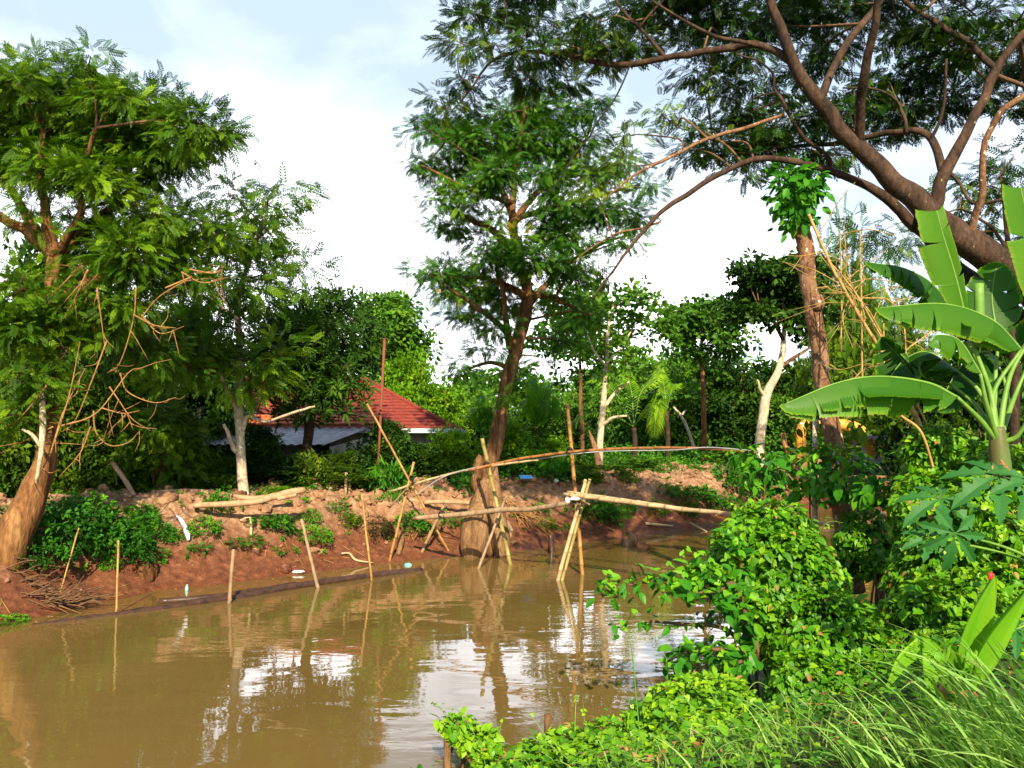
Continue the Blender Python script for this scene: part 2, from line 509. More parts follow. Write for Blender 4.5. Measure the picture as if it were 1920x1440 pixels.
M['redleaf'] = leafmat('purple leaf', (0.02, 0.02, 0.006), (0.06, 0.05, 0.02), (0.10, 0.12, 0.02), trans=0.2)
M['grass'] = leafmat('long grass', (0.05, 0.15, 0.025), (0.15, 0.32, 0.06), (0.38, 0.52, 0.15), trans=0.25, tcol=(1, 1, 0.5, 1))
M['banana'] = leafmat('banana leaf blade', (0.012, 0.06, 0.004), (0.040, 0.145, 0.008), (0.15, 0.31, 0.014), trans=0.38, rough=0.42, spec=0.25, old=(0.26, 0.13, 0.03))
M['papaya'] = leafmat('papaya leaf', (0.015, 0.08, 0.020), (0.035, 0.14, 0.032), (0.10, 0.25, 0.05), trans=0.2)
M['coconut'] = leafmat('young coconut leaf', (0.04, 0.16, 0.008), (0.12, 0.32, 0.012), (0.28, 0.46, 0.03), trans=0.3)
M['dry'] = plain('dry twigs', (0.33, 0.18, 0.06), 0.8, (0.20, 0.09, 0.03), 12)
M['twig'] = plain('brown twig', (0.16, 0.085, 0.04), 0.85, (0.07, 0.035, 0.02), 14)
M['dry_straw'] = plain('dry straw cane', (0.46, 0.31, 0.11), 0.6, (0.32, 0.18, 0.055), 9, stretch=(1, 1, 0.4))
M['bark_orange'] = barkmat('orange brown bark', (0.046, 0.019, 0.007), (0.190, 0.084, 0.029), (0.324, 0.177, 0.070), 4, 0.22, bstr=0.9)
M['bark_brown'] = barkmat('rough brown bark', (0.035, 0.016, 0.009), (0.16, 0.078, 0.032), (0.34, 0.19, 0.085), 7, 0.10, bstr=1.0)
M['bark_root'] = barkmat('muddy root bark', (0.10, 0.05, 0.022), (0.22, 0.12, 0.055), (0.34, 0.21, 0.11), 6, 0.2, bstr=0.8)
M['bark_pale'] = barkmat('pale bark', (0.30, 0.22, 0.14), (0.55, 0.44, 0.31), (0.68, 0.59, 0.45), 8, 0.5, spots=(0.75, 0.72, 0.62, 1), bstr=0.3)
M['bark_albizia'] = barkmat('spreading tree bark', (0.018, 0.011, 0.008), (0.060, 0.034, 0.022), (0.115, 0.068, 0.042), 5, 0.4, spots=(0.42, 0.33, 0.22, 1), bstr=0.5, thr=0.68)
M['bark_broken'] = barkmat('lichen spotted bark', (0.091, 0.036, 0.019), (0.215, 0.111, 0.058), (0.293, 0.169, 0.098), 6, 0.5, spots=(0.58, 0.52, 0.42, 1), bstr=0.4, thr=0.61)
M['bark_dark'] = barkmat('dark wet bark', (0.015, 0.01, 0.006), (0.05, 0.03, 0.018), (0.10, 0.06, 0.03), 6, 0.4)
M['bamboo_tan'] = plain('tan bamboo', (0.403, 0.238, 0.079), 0.5, (0.274, 0.137, 0.043), 7, stretch=(1, 1, 0.3))
M['bamboo_pale'] = plain('pale bamboo', (0.503, 0.388, 0.245), 0.5, (0.354, 0.238, 0.122), 6, stretch=(1, 1, 0.4))
M['bamboo_green'] = plain('greenish bamboo', (0.315, 0.294, 0.098), 0.5, (0.210, 0.154, 0.049), 6, stretch=(1, 1, 0.4))
M['bamboo_red'] = plain('red brown bamboo', (0.364, 0.168, 0.056), 0.5, (0.238, 0.091, 0.028), 6, stretch=(1, 1, 0.4))
M['wood_grey'] = plain('weathered wood', (0.312, 0.221, 0.137), 0.8, (0.195, 0.111, 0.058), 9, stretch=(1, 1, 0.4))
M['wood_log'] = plain('pale log wood', (0.420, 0.270, 0.158), 0.8, (0.270, 0.143, 0.075), 8)
M['wood_wet'] = plain('wet dark wood', (0.07, 0.035, 0.022), 0.35, (0.03, 0.016, 0.012), 9)
M['rust'] = plain('rusty red steel', (0.20, 0.065, 0.035), 0.8, (0.16, 0.045, 0.025), 9)
M['clod'] = plain('dry red clod', (0.31, 0.17, 0.095), 0.95, (0.18, 0.085, 0.042), 3, bstr=0.5)
M['mud'] = plain('wet red mud', (0.16, 0.055, 0.022), 0.6, (0.09, 0.03, 0.012), 4, bstr=0.4)
M['white'] = plain('white plastic', (0.80, 0.80, 0.80), 0.5, (0.6, 0.58, 0.6), 6)
M['bluewhite'] = plain('mottled white fabric', (0.72, 0.70, 0.74), 0.7, (0.36, 0.42, 0.60), 14)  # white with random blue-grey blotches
M['blue'] = plain('sky blue plastic', (0.10, 0.36, 0.80), 0.5, (0.09, 0.30, 0.65), 4, bstr=0)
M['teal'] = plain('teal plastic', (0.12, 0.50, 0.50), 0.3, (0.3, 0.6, 0.6), 5, bstr=0)
M['cable'] = plain('grey cable', (0.35, 0.36, 0.38), 0.4, (0.25, 0.26, 0.28), 5, bstr=0)
M['blackline'] = plain('dark liana', (0.02, 0.015, 0.012), 0.7)
M['tile'] = plain('red roof tile', (0.27, 0.040, 0.024), 0.8, (0.12, 0.026, 0.018), 9, bstr=0.4)
M['tile_old'] = plain('orange roof tile', (0.55, 0.17, 0.06), 0.8, (0.33, 0.06, 0.03), 6, bstr=0.4)
M['sheet'] = plain('pale roofing sheet', (0.38, 0.38, 0.42), 0.5, (0.20, 0.16, 0.15), 3, bstr=0.05)
M['gutter'] = plain('grey blue gutter', (0.52, 0.58, 0.62), 0.4, (0.40, 0.44, 0.47), 3, bstr=0)
M['wall'] = plain('grey plaster', (0.40, 0.36, 0.31), 0.9, (0.24, 0.20, 0.16), 2, bstr=0.2)
M['gablewhite'] = plain('white gable', (0.75, 0.74, 0.74), 0.8, (0.6, 0.58, 0.58), 3)
M['darkwood'] = plain('dark timber', (0.04, 0.025, 0.018), 0.8)
M['brick'] = plain('pale brick', (0.630, 0.378, 0.234), 0.9, (0.495, 0.234, 0.126), 4)
M['exc_yellow'] = plain('orange yellow machine paint', (0.78, 0.38, 0.05), 0.45, (0.62, 0.25, 0.04), 3, bstr=0.05)
M['exc_grey'] = plain('grey machine paint', (0.25, 0.24, 0.26), 0.5, (0.18, 0.17, 0.19), 3, bstr=0)
M['exc_white'] = plain('white machine paint', (0.75, 0.74, 0.72), 0.5)
M['steel'] = plain('dark steel', (0.05, 0.045, 0.04), 0.6)
M['glass'] = plain('dark cab glass', (0.012, 0.014, 0.016), 0.08, (0.02, 0.02, 0.02), 2, bstr=0, spec=0.6)
M['petiole'] = plain('banana stalk', (0.10, 0.22, 0.025), 0.45, (0.17, 0.30, 0.05), 5, bstr=0.05)
M['pseudostem'] = plain('banana pseudostem', (0.08, 0.14, 0.03), 0.5, (0.10, 0.06, 0.02), 4, stretch=(1, 1, 0.25))
M['dryleaf'] = plain('dry brown leaf', (0.34, 0.17, 0.06), 0.85, (0.20, 0.08, 0.03), 7)
M['red'] = plain('red flower', (0.62, 0.03, 0.03), 0.5, (0.4, 0.02, 0.02), 9)

# soil: one sheet, colour by what the ground is
m, nt, b = newmat('red soil'); M['ground'] = m
geo = node(nt, 'ShaderNodeNewGeometry'); sepx = node(nt, 'ShaderNodeSeparateXYZ'); nt.links.new(geo.outputs['Position'], sepx.inputs[0])
n1 = noise(nt, 0.9, 6, 0.6, geo.outputs['Position']); n2 = noise(nt, 7.0, 6, 0.65, geo.outputs['Position']); n3 = noise(nt, 30.0, 4, 0.6, geo.outputs['Position'])
dry = ramp(nt, [(0.3, (0.18, 0.085, 0.044)), (0.5, (0.30, 0.165, 0.092)), (0.7, (0.45, 0.30, 0.19))], n2)
wet = ramp(nt, [(0.3, (0.075, 0.026, 0.012)), (0.55, (0.16, 0.056, 0.025)), (0.75, (0.26, 0.11, 0.05))], n2)
hz = node(nt, 'ShaderNodeMath', operation='ADD'); nt.links.new(sepx.outputs[2], hz.inputs[0])
h2 = node(nt, 'ShaderNodeMath', operation='MULTIPLY'); h2.inputs[1].default_value = 0.7; nt.links.new(n1, h2.inputs[0]); nt.links.new(h2.outputs[0], hz.inputs[1])
wf = ramp(nt, [(0.0, (0, 0, 0)), (1.0, (1, 1, 1))]); mr = node(nt, 'ShaderNodeMapRange'); mr.inputs[1].default_value = 0.85; mr.inputs[2].default_value = 1.55
nt.links.new(hz.outputs[0], mr.inputs[0])
soil = mixc(nt, wet.outputs[0], dry.outputs[0], mr.outputs[0])
# vegetated ground away from the far bank crest
cs = node(nt, 'ShaderNodeVectorMath', operation='DOT_PRODUCT'); cs.inputs[1].default_value = (-1 / Q2, 1 / Q2, 0)
nt.links.new(geo.outputs['Position'], cs.inputs[0])
jit = node(nt, 'ShaderNodeMath', operation='MULTIPLY_ADD'); jit.inputs[1].default_value = 2.5; nt.links.new(n1, jit.inputs[0]); nt.links.new(cs.outputs['Value'], jit.inputs[2])
gm = node(nt, 'ShaderNodeMapRange'); gm.inputs[1].default_value = 20.5; gm.inputs[2].default_value = 21.5; nt.links.new(jit.outputs[0], gm.inputs[0])
gn = node(nt, 'ShaderNodeMapRange'); gn.inputs[1].default_value = 10.0; gn.inputs[2].default_value = 9.0; nt.links.new(cs.outputs['Value'], gn.inputs[0])
gmx = node(nt, 'ShaderNodeMath', operation='MAXIMUM'); nt.links.new(gm.outputs[0], gmx.inputs[0]); nt.links.new(gn.outputs[0], gmx.inputs[1])
green = ramp(nt, [(0.3, (0.05, 0.035, 0.012)), (0.5, (0.035, 0.06, 0.010)), (0.7, (0.07, 0.12, 0.015))], n2)
c = mixc(nt, soil, green.outputs[0], gmx.outputs[0])
c = mixc(nt, c, (0.72, 0.68, 0.64, 1), ramp(nt, [(0.40, (0, 0, 0)), (0.62, (1, 1, 1))], n3).outputs[0], 'MULTIPLY')
nt.links.new(c, b.inputs['Base Color']); b.inputs['Specular IOR Level'].default_value = 0.25
rr = node(nt, 'ShaderNodeMapRange'); rr.inputs[1].default_value = 0.3; rr.inputs[2].default_value = 0.9; rr.inputs[3].default_value = 0.45; rr.inputs[4].default_value = 0.95
nt.links.new(hz.outputs[0], rr.inputs[0]); nt.links.new(rr.outputs[0], b.inputs['Roughness'])
ad = node(nt, 'ShaderNodeMath', operation='ADD'); nt.links.new(n2, ad.inputs[0]); nt.links.new(n3, ad.inputs[1])
bump(nt, b, ad.outputs[0], 0.45, 0.035)

# muddy canal water
m, nt, b = newmat('muddy water'); M['water'] = m
geo = node(nt, 'ShaderNodeNewGeometry')
nA = noise(nt, 0.35, 3, 0.5, geo.outputs['Position'])
cw = ramp(nt, [(0.3, (0.124, 0.080, 0.022)), (0.7, (0.158, 0.102, 0.031))], nA)
nt.links.new(cw.outputs[0], b.inputs['Base Color'])
b.inputs['Roughness'].default_value = 0.02; b.inputs['IOR'].default_value = 1.55
b.inputs['Specular IOR Level'].default_value = 0.5
mp = node(nt, 'ShaderNodeMapping'); mp.inputs['Rotation'].default_value = (0, 0, math.radians(-20)); mp.inputs['Scale'].default_value = (0.55, 1.15, 1)
nt.links.new(geo.outputs['Position'], mp.inputs[0])
w1 = noise(nt, 1.3, 2, 0.45, mp.outputs[0], 0.3); w2 = noise(nt, 5.5, 3, 0.5, mp.outputs[0], 0.4); calm = noise(nt, 0.22, 2, 0.5, geo.outputs['Position'])
cr = node(nt, 'ShaderNodeMapRange'); cr.inputs[1].default_value = 0.42; cr.inputs[2].default_value = 0.62; cr.inputs[3].default_value = 0.05; cr.inputs[4].default_value = 0.34
nt.links.new(calm, cr.inputs[0])
w2s = node(nt, 'ShaderNodeMath', operation='MULTIPLY'); nt.links.new(w2, w2s.inputs[0]); nt.links.new(cr.outputs[0], w2s.inputs[1])
ws = node(nt, 'ShaderNodeMath', operation='ADD'); nt.links.new(w1, ws.inputs[0]); nt.links.new(w2s.outputs[0], ws.inputs[1])
bump(nt, b, ws.outputs[0], 1.0, 0.009)

# ------------------------------------------------------------------ light and sky
SUN_EL = math.radians(33); SUN_DIR = nrm(np.array([0.10, -1.0, 0.0]))
w = bpy.data.worlds.new('World'); scene.world = w; w.use_nodes = True
nt = w.node_tree; bg = nt.nodes['Background']
sky = node(nt, 'ShaderNodeTexSky'); sky.sky_type = 'NISHITA'; sky.sun_disc = False
sky.sun_elevation = SUN_EL; sky.sun_rotation = math.atan2(SUN_DIR[0], SUN_DIR[1]); sky.air_density = 1.0; sky.dust_density = 1.0; sky.ozone_density = 1.5
tc = node(nt, 'ShaderNodeTexCoord'); sx = node(nt, 'ShaderNodeSeparateXYZ'); nt.links.new(tc.outputs['Generated'], sx.inputs[0])
dz = node(nt, 'ShaderNodeMath', operation='ADD'); dz.inputs[1].default_value = 0.22; nt.links.new(sx.outputs[2], dz.inputs[0])
dv = node(nt, 'ShaderNodeVectorMath', operation='DIVIDE'); nt.links.new(tc.outputs['Generated'], dv.inputs[0])
cb = node(nt, 'ShaderNodeCombineXYZ')
for i in range(3): nt.links.new(dz.outputs[0], cb.inputs[i])
nt.links.new(cb.outputs[0], dv.inputs[1])
mp = node(nt, 'ShaderNodeMapping'); mp.inputs['Location'].default_value = (3.1, 1.7, 0); mp.inputs['Scale'].default_value = (1.0, 0.8, 1); nt.links.new(dv.outputs[0], mp.inputs[0])
cn = noise(nt, 1.7, 8, 0.58, mp.outputs[0], 0.5)
el = node(nt, 'ShaderNodeMapRange'); el.inputs[1].default_value = 0.29; el.inputs[2].default_value = 0.40; el.inputs[3].default_value = 0.27; el.inputs[4].default_value = -0.13
nt.links.new(sx.outputs[2], el.inputs[0])
ca = node(nt, 'ShaderNodeMath', operation='ADD'); nt.links.new(cn, ca.inputs[0]); nt.links.new(el.outputs[0], ca.inputs[1])
fy = node(nt, 'ShaderNodeMapRange'); fy.inputs[1].default_value = -0.2; fy.inputs[2].default_value = 0.55; fy.inputs[3].default_value = -0.55; fy.inputs[4].default_value = 0.0
nt.links.new(sx.outputs[1], fy.inputs[0])
fx = node(nt, 'ShaderNodeMapRange'); fx.inputs[1].default_value = 0.12; fx.inputs[2].default_value = 0.45; fx.inputs[3].default_value = 0.0; fx.inputs[4].default_value = -0.16
nt.links.new(sx.outputs[0], fx.inputs[0])
ca2 = node(nt, 'ShaderNodeMath', operation='ADD'); nt.links.new(ca.outputs[0], ca2.inputs[0]); nt.links.new(fy.outputs[0], ca2.inputs[1])
ca3 = node(nt, 'ShaderNodeMath', operation='ADD'); nt.links.new(ca2.outputs[0], ca3.inputs[0]); nt.links.new(fx.outputs[0], ca3.inputs[1])
cf = ramp(nt, [(0.40, (0, 0, 0)), (0.60, (0.14, 0.14, 0.14)), (0.84, (1, 1, 1))], ca3.outputs[0])
pal = node(nt, 'ShaderNodeMapRange'); pal.inputs[1].default_value = -0.3; pal.inputs[2].default_value = 0.6; pal.inputs[3].default_value = 0.05; pal.inputs[4].default_value = 0.74
nt.links.new(sx.outputs[1], pal.inputs[0])
SKYGAIN = 1.5
skc = mixc(nt, sky.outputs[0], (SKYGAIN * 0.92, SKYGAIN, SKYGAIN * 1.02, 1), 1.0, 'MULTIPLY')
skc = mixc(nt, skc, (6.7, 8.0, 9.5, 1), pal.outputs[0])
sc_ = mixc(nt, skc, (31.0, 31.5, 33.0, 1), cf.outputs[0])
nt.links.new(sc_, bg.inputs['Color']); bg.inputs['Strength'].default_value = 0.062
sl = bpy.data.lights.new('sun', 'SUN'); sl.energy = 4.9; sl.angle = math.radians(0.53); sl.color = (1.0, 0.86, 0.60)
so = bpy.data.objects.new('sun', sl); COL.objects.link(so)
sd = np.array([SUN_DIR[0] * math.cos(SUN_EL), SUN_DIR[1] * math.cos(SUN_EL), math.sin(SUN_EL)])
so.rotation_euler = Vector(sd).to_track_quat('Z', 'Y').to_euler()
vs = scene.view_settings; vs.view_transform = 'Standard'; vs.look = 'None'; vs.exposure = 1.07; vs.gamma = 1.0
scene.render.engine = 'CYCLES'
scene.cycles.max_bounces = 6; scene.cycles.diffuse_bounces = 3; scene.cycles.glossy_bounces = 3; scene.cycles.transmission_bounces = 4
scene.cycles.use_denoising = True
scene.cycles.use_adaptive_sampling = True

# ------------------------------------------------------------------ ground and water
def on(px, py, lo=10.0, hi=60.0):
    """first point of the terrain seen at this pixel"""
    ys = np.linspace(lo, hi, 1500); d = at(px, py, 1.0) - EYE; P = EYE + d[None] * ys[:, None]
    g = gz(P[:, 0], P[:, 1]); k = np.argmax(P[:, 2] <= g)
    if not (P[:, 2] <= g).any(): k = len(ys) - 1
    return np.array([P[k, 0], P[k, 1], g[k]])
def make_ground():
    tt = np.concatenate([-np.geomspace(2500, 6, 26), np.arange(-4, 1.5, 0.3), np.arange(1.5, 34, 0.075), np.arange(34, 60, 0.4), np.geomspace(60, 2500, 24)])
    ss = np.concatenate([-np.geomspace(2500, 4, 24), np.arange(-3, 2, 0.35), np.arange(2, 6.5, 0.12), np.arange(6.5, 13.2, 0.5), np.arange(13.2, 18.6, 0.07), np.arange(18.6, 26, 0.3), np.arange(26, 60, 1.2), np.geomspace(60, 2500, 24)])
    Tg, Sg = np.meshgrid(tt, ss, indexing='ij')
    X = (Tg - Sg) / Q2; Y = (Tg + Sg) / Q2
    Z = gz(X, Y)
    v = np.stack([X, Y, Z], -1).reshape(-1, 3)
    a, c = len(tt), len(ss)
    i = np.arange(a - 1)[:, None] * c; j = np.arange(c - 1)[None, :]
    q = np.stack([i + j, i + c + j, i + c + j + 1, i + j + 1], -1).reshape(-1, 4)[:, ::-1]
    mb = MB(); mb.add(v, q)
    tag(mb.build('ground', M['ground']), kind='structure')
make_ground()
mb = MB()
def st(s, t): return ((t - s) / Q2, (t + s) / Q2, 0.0)
tv = [-2500, -200, -20, 0, 10, 20, 30, 60, 300, 2500]
vv = []; qq = []
for t in tv: vv += [st(3.9, t), st(17.0, t)]
for i in range(len(tv) - 1): qq.append((2 * i, 2 * i + 1, 2 * i + 3, 2 * i + 2))
mb.add(vv, [q[::-1] for q in qq]); tag(mb.build('water', M['water']), kind='structure')

# clods on the far bank: nobody could count them
mb = MB(); rg = np.random.default_rng(21); cnt = 0
while cnt < 1500:
    t = rg.uniform(2, 36); d = rg.gamma(3.2, 0.65) + 0.2
    s = far_edge(np.array([t]))[0] + d
    if d > 5.5: continue
    x, y = (t - s) / Q2, (t + s) / Q2
    r = rg.uniform(0.025, 0.085) * (1.0 + 1.0 * (rg.random() < 0.15)) * (1.0 if d > 1.2 else 0.6)
    lump(mb, (x, y, g1(x, y) + r * 0.2), (r * rg.uniform(0.8, 1.5), r * rg.uniform(0.8, 1.5), r * rg.uniform(0.5, 0.95)), cnt, 0.75, fr=2.4, smooth=False)
    cnt += 1
tag(mb.build('soil_clods', M['clod']), kind='stuff')

# sprouts, straw and floating leaves: nobody could count them
rg = np.random.default_rng(27); mb = MB(); n = 1500; t = rg.uniform(2, 36, n); d_ = rg.uniform(0.5, 5.0, n); s_ = far_edge(t) + d_
x_, y_ = (t - s_) / Q2, (t + s_) / Q2; ok = fbm(x_ * .9, y_ * .9, 61, 3) + rg.normal(0, .05, n) > .47; x_, y_ = x_[ok], y_[ok]; n = len(x_)
for rep_ in range(4):
    P = np.column_stack([x_ + rg.normal(0, .05, n), y_ + rg.normal(0, .05, n), gz(x_, y_) + rg.uniform(.01, .09, n)])
    scatter(mb, T_CLO, P, rg.normal(0, 1, (n, 3)) * [1, 1, .4] + [0, 0, .2], np.array([0, 0, 1.0]) + rg.normal(0, .4, (n, 3)), .10 * rg.uniform(.4, 1.3, n), np.clip(rg.normal(.5, .22, n), 0, 1))
tag(mb.build('bank_sprouts', M['weed']), 'tiny green sprouts dotted over the bare red bank', kind='stuff')
mb = MB()
for i in range(420):
    t = rg.uniform(2, 34); s_ = far_edge(np.array([t]))[0] + rg.uniform(.1, 4.2); a = np.array([(t - s_) / Q2, (t + s_) / Q2, 0]); e = a + np.append(rg.normal(0, .16, 2), 0); a[2] = g1(a[0], a[1]) + .02; e[2] = g1(e[0], e[1]) + .03
    tube(mb, [a, e], [.007, .004], 3, 1, cap=False)
tag(mb.build('straw_litter', M['dry_straw']), 'bits of straw and broken twig littering the bank', kind='stuff')
mb = MB(); n = 150; t = rg.uniform(4, 28, n); s_ = np.where(rg.random(n) < .6, far_edge(t) - rg.gamma(1.2, .35, n), rg.uniform(6.2, 14, n)); P = np.column_stack([(t - s_) / Q2, (t + s_) / Q2, np.full(n, .006)])
scatter(mb, T_OVATE, P, np.column_stack([rg.normal(0, 1, n), rg.normal(0, 1, n), np.zeros(n)]), np.array([0, 0, 1.0]) + rg.normal(0, .05, (n, 3)), rg.uniform(.03, .09, n), .5)
tag(mb.build('floating_leaves', M['dryleaf']), 'few brown leaves floating on the muddy canal', kind='stuff')

# ------------------------------------------------------------------ bamboo footbridge
br = root('footbridge', at(905, 1020, 18.4) * [1, 1, 0], 'rickety bamboo pole footbridge with one handrail crossing the muddy canal', 'footbridge')
def wl(px, py, sink=0.6):
    """point on the canal water seen at this pixel"""
    d = at(px, py, 1.0) - EYE; p = EYE + d * (-EYE[2] / d[2]); return p
def leg(px0, py0, px1, py1, r, mat, name='leg', dY=0.0, seed=0, par=br, bury=0.7, mid=None):
    A = wl(px0, py0); B = at(px1, py1, A[1] + dY)
    d = nrm(A - B); A2 = A + d * bury
    mb = MB(); bamboo(mb, A2, B, r, seed=seed, mid=mid, taper=0.9)
    return mb.build(name, M[mat], par)
leg(730, 1054, 776, 866, 0.031, 'bamboo_tan', seed=1)
leg(845, 1041, 688, 757, 0.029, 'bamboo_tan', seed=2, dY=-0.25)
leg(786, 1046, 832, 948, 0.036, 'wood_grey', seed=3, dY=0.15)
leg(897, 1066, 950, 928, 0.033, 'wood_grey', seed=4, dY=0.25)
leg(957, 1058, 904, 822, 0.048, 'bamboo_green', seed=5)
leg(1046, 1088, 1098, 900, 0.042, 'bamboo_pale', seed=6, dY=0.2)
leg(1054, 1088, 1106, 898, 0.036, 'bamboo_green', seed=7, dY=0.32)
leg(1092, 1077, 1064, 757, 0.043, 'bamboo_tan', seed=8, dY=-0.15)
mb = MB(); bamboo(mb, at(733, 921, 19.3), at(1010, 862, 17.4), 0.026, mid=[at(826, 893, 18.9), at(905, 876, 18.2)], seed=9); mb.build('handrail', M['bamboo_pale'], br)
mb = MB(); bamboo(mb, at(880, 882, 18.3), at(1420, 848, 14.0), 0.030, mid=[at(960, 863, 17.8), at(1070, 847, 16.75), at(1180, 841, 16.0), at(1300, 840, 15.0)], seed=10); mb.build('handrail', M['bamboo_red'], br)
mb = MB(); P, rr = pxline([(775, 932, 19.0, 0), (830, 895, 18.6, 0), (900, 875, 18.2, 0), (1000, 862, 17.5, 0), (1070, 852, 16.7, 0), (1140, 846, 16.2, 0), (1260, 844, 15.2, 0), (1330, 839, 14.7, 0), (1430, 847, 13.9, 0)])
tube(mb, P, 0.012, 6, 5); mb.build('cable', M['cable'], br)
mb = MB(); P, rr = pxline([(776, 972, 19.0, 4.2), (840, 966, 18.7, 4.8), (920, 958, 18.3, 5), (1000, 953, 17.6, 4.8), (1085, 942, 16.85, 4.4)]); tube(mb, P, rr, 10, 6, rough=0.08, wob=0.04); mb.build('deck_log', M['wood_grey'], br)
mb = MB(); bamboo(mb, at(1057, 927, 17.0), at(1640, 994, 12.4), 0.043, mid=[at(1160, 939, 16.1), at(1280, 955, 15.2), at(1370, 963, 14.5), at(1480, 975, 13.6)], seed=12); mb.build('deck_pole', M['bamboo_pale'], br)
mb = MB(); bamboo(mb, at(1064, 923, 17.1), at(1500, 972, 13.6), 0.036, mid=[at(1200, 942, 16.0), at(1330, 960, 15.0)], seed=13); mb.build('deck_pole', M['bamboo_pale'], br)
mb = MB(); bamboo(mb, at(730, 952, 19.5), at(782, 895, 18.95), 0.022, seed=14); mb.build('brace', M['wood_grey'], br)
mb = MB(); bamboo(mb, at(1072, 934, 16.9), at(1106, 946, 16.9), 0.028, seed=15); mb.build('crossbar', M['wood_grey'], br)
for (px, py, Y, r) in ((921, 957, 18.35, .075), (1078, 934, 16.9, .085), (1068, 846, 16.75, .06), (772, 897, 19.0, .045), (828, 965, 18.75, .065), (912, 872, 18.25, .06)):
    c = at(px, py, Y); mb = MB()
    for k in range(4):
        th = np.linspace(0, 2 * PI, 15); ph = 0.5 * k
        P = c + np.column_stack([r * np.cos(th), 0.06 * np.sin(th + ph) + .0 * th, r * np.sin(th) * (0.9 if k % 2 else .7) + (k - 1.5) * .012])
        tube(mb, P, 0.009, 5, 2)
    tube(mb, [c + [r * .8, -.05, 0], c + [r * .9, -.07, -.08], c + [r * .6, -.06, -.17]], [.008, .006, .004], 4, 3)
    mb.build('lashing', M['blackline'], br)
# bag caught on the bridge
mb = MB(); lump(mb, at(1080, 935, 16.75), (0.11, 0.06, 0.035), 5, 0.9, True, fr=3); lump(mb, at(1064, 938, 16.75), (0.05, 0.05, 0.06), 8, 0.8)
tag(mb.build('plastic_bag', M['white']), 'white plastic bag caught where the bridge poles are lashed together', 'bag')

# ------------------------------------------------------------------ stakes in the water
def stake(px0, py0, px1, py1, r, mat, label, dY=0.0, seed=0, mid=None):
    A = wl(px0, py0)
    if g1(A[0], A[1]) > 0: A = on(px0, py0)
    B = at(px1, py1, A[1] + dY); d = nrm(A - B)
    mb = MB(); bamboo(mb, A + d * 0.7, B, r, seed=seed, mid=[at(m_[0], m_[1], A[1] + dY * 0.5) for m_ in mid] if mid else None, taper=0.85, gap=0.5)
    o = mb.build('wooden_stake', M[mat])
    return tag(o, label, 'stake', 'stakes standing in the canal')
stake(218, 1151, 222, 1013, 0.019, 'dry_straw', 'thin straw coloured stake standing straight in water near the brushwood heap', seed=21)
stake(430, 1130, 438, 1030, 0.035, 'wood_grey', 'short thick grey stake beside the sunken log, nearly upright', seed=22)
stake(596, 1102, 565, 973, 0.034, 'wood_grey', 'thick brown stake leaning towards the bank below the leafy weeds', seed=23)
stake(697, 1087, 678, 925, 0.025, 'bamboo_tan', 'tall slim yellow stake standing at the end of the sunken log', seed=24)
stake(113, 1113, 148, 990, 0.015, 'dry_straw', 'thin bent pale stick leaning out of the bank weeds', seed=25, mid=[(128, 1058)])

# ------------------------------------------------------------------ logs
mb = MB(); P, rr = pxline([(60, 1172, 13.0, 5), (215, 1150, 13.7, 6), (420, 1122, 14.9, 10), (560, 1100, 16.1, 10), (690, 1080, 17.3, 8), (790, 1066, 18.2, 5)])
P[:, 2] = [-0.06, -0.02, 0.01, 0.015, 0.01, -0.02]; tube(mb, P, 0.075, 10, 8, rough=0.25, wob=0.05)
P2 = P[2:4] + np.array([-0.1, 0.16, 0.02]); tube(mb, [P2[0] + [-0.9, -0.45, 0], P2[0], P2[1]], 0.06, 10, 8, rough=0.25)
tag(mb.build('sunken_log', M['wood_wet']), 'long dark wet log floating low in the water along the bank', 'log')
def log(rows, label, mat='wood_log', name='fallen_log', lift=0.03):
    P, rr = pxline(rows)
    for i in range(len(P)):
        P[i][2] = max(P[i][2], g1(P[i][0], P[i][1]) + rr[i] * 0.5)
    mb = MB(); tube(mb, P, rr, 10, 6, rough=0.10, wob=0.03)
    return tag(mb.build(name, M[mat]), label, 'log', 'logs lying on the far bank')
log([(294, 940, 18.2, 5), (380, 941, 18.4, 5.5), (470, 934, 18.6, 5), (545, 927, 18.8, 4)], 'straight pale log lying behind another on the bank crest')
log([(362, 948, 17.5, 5), (440, 944, 17.7, 6), (490, 938, 17.9, 6.5), (530, 926, 18.1, 7), (571, 919, 18.3, 6)], 'bent pale log lying in front of the straight one, below the white trunk')
log([(520, 936, 18.0, 4), (555, 927, 18.2, 4)], 'short stub of log tucked under the bent one')
log([(795, 942, 21.3, 4), (850, 941, 21.5, 4), (905, 944, 21.6, 4)], 'thin log half buried behind the footbridge near the leaning central trunk')
mb = MB(); a = at(211, 868, 18.4); c = at(266, 946, 17.9); tube(mb, [a, 0.5 * (a + c), c + [0, 0, -0.15]], [0.05, 0.055, 0.06], 8, 3, rough=0.1)
tag(mb.build('leaning_pole', M['wood_log']), 'orange brown pole leaning into the shrubs behind the bank crest', 'pole')
# rusty pole by the house
a = at(706, 927, 22.5); a[2] = g1(a[0], a[1]) - 0.3; c = at(721, 636, 22.5)
mb = MB(); tube(mb, [a, c], [0.038, 0.035], 10, 1); box(mb, c + [0, 0, 0.01], (0.042, 0.042, 0.01))
tag(mb.build('metal_pole', M['rust']), 'tall thin rusty red pole standing in front of the tiled roof', 'pole')

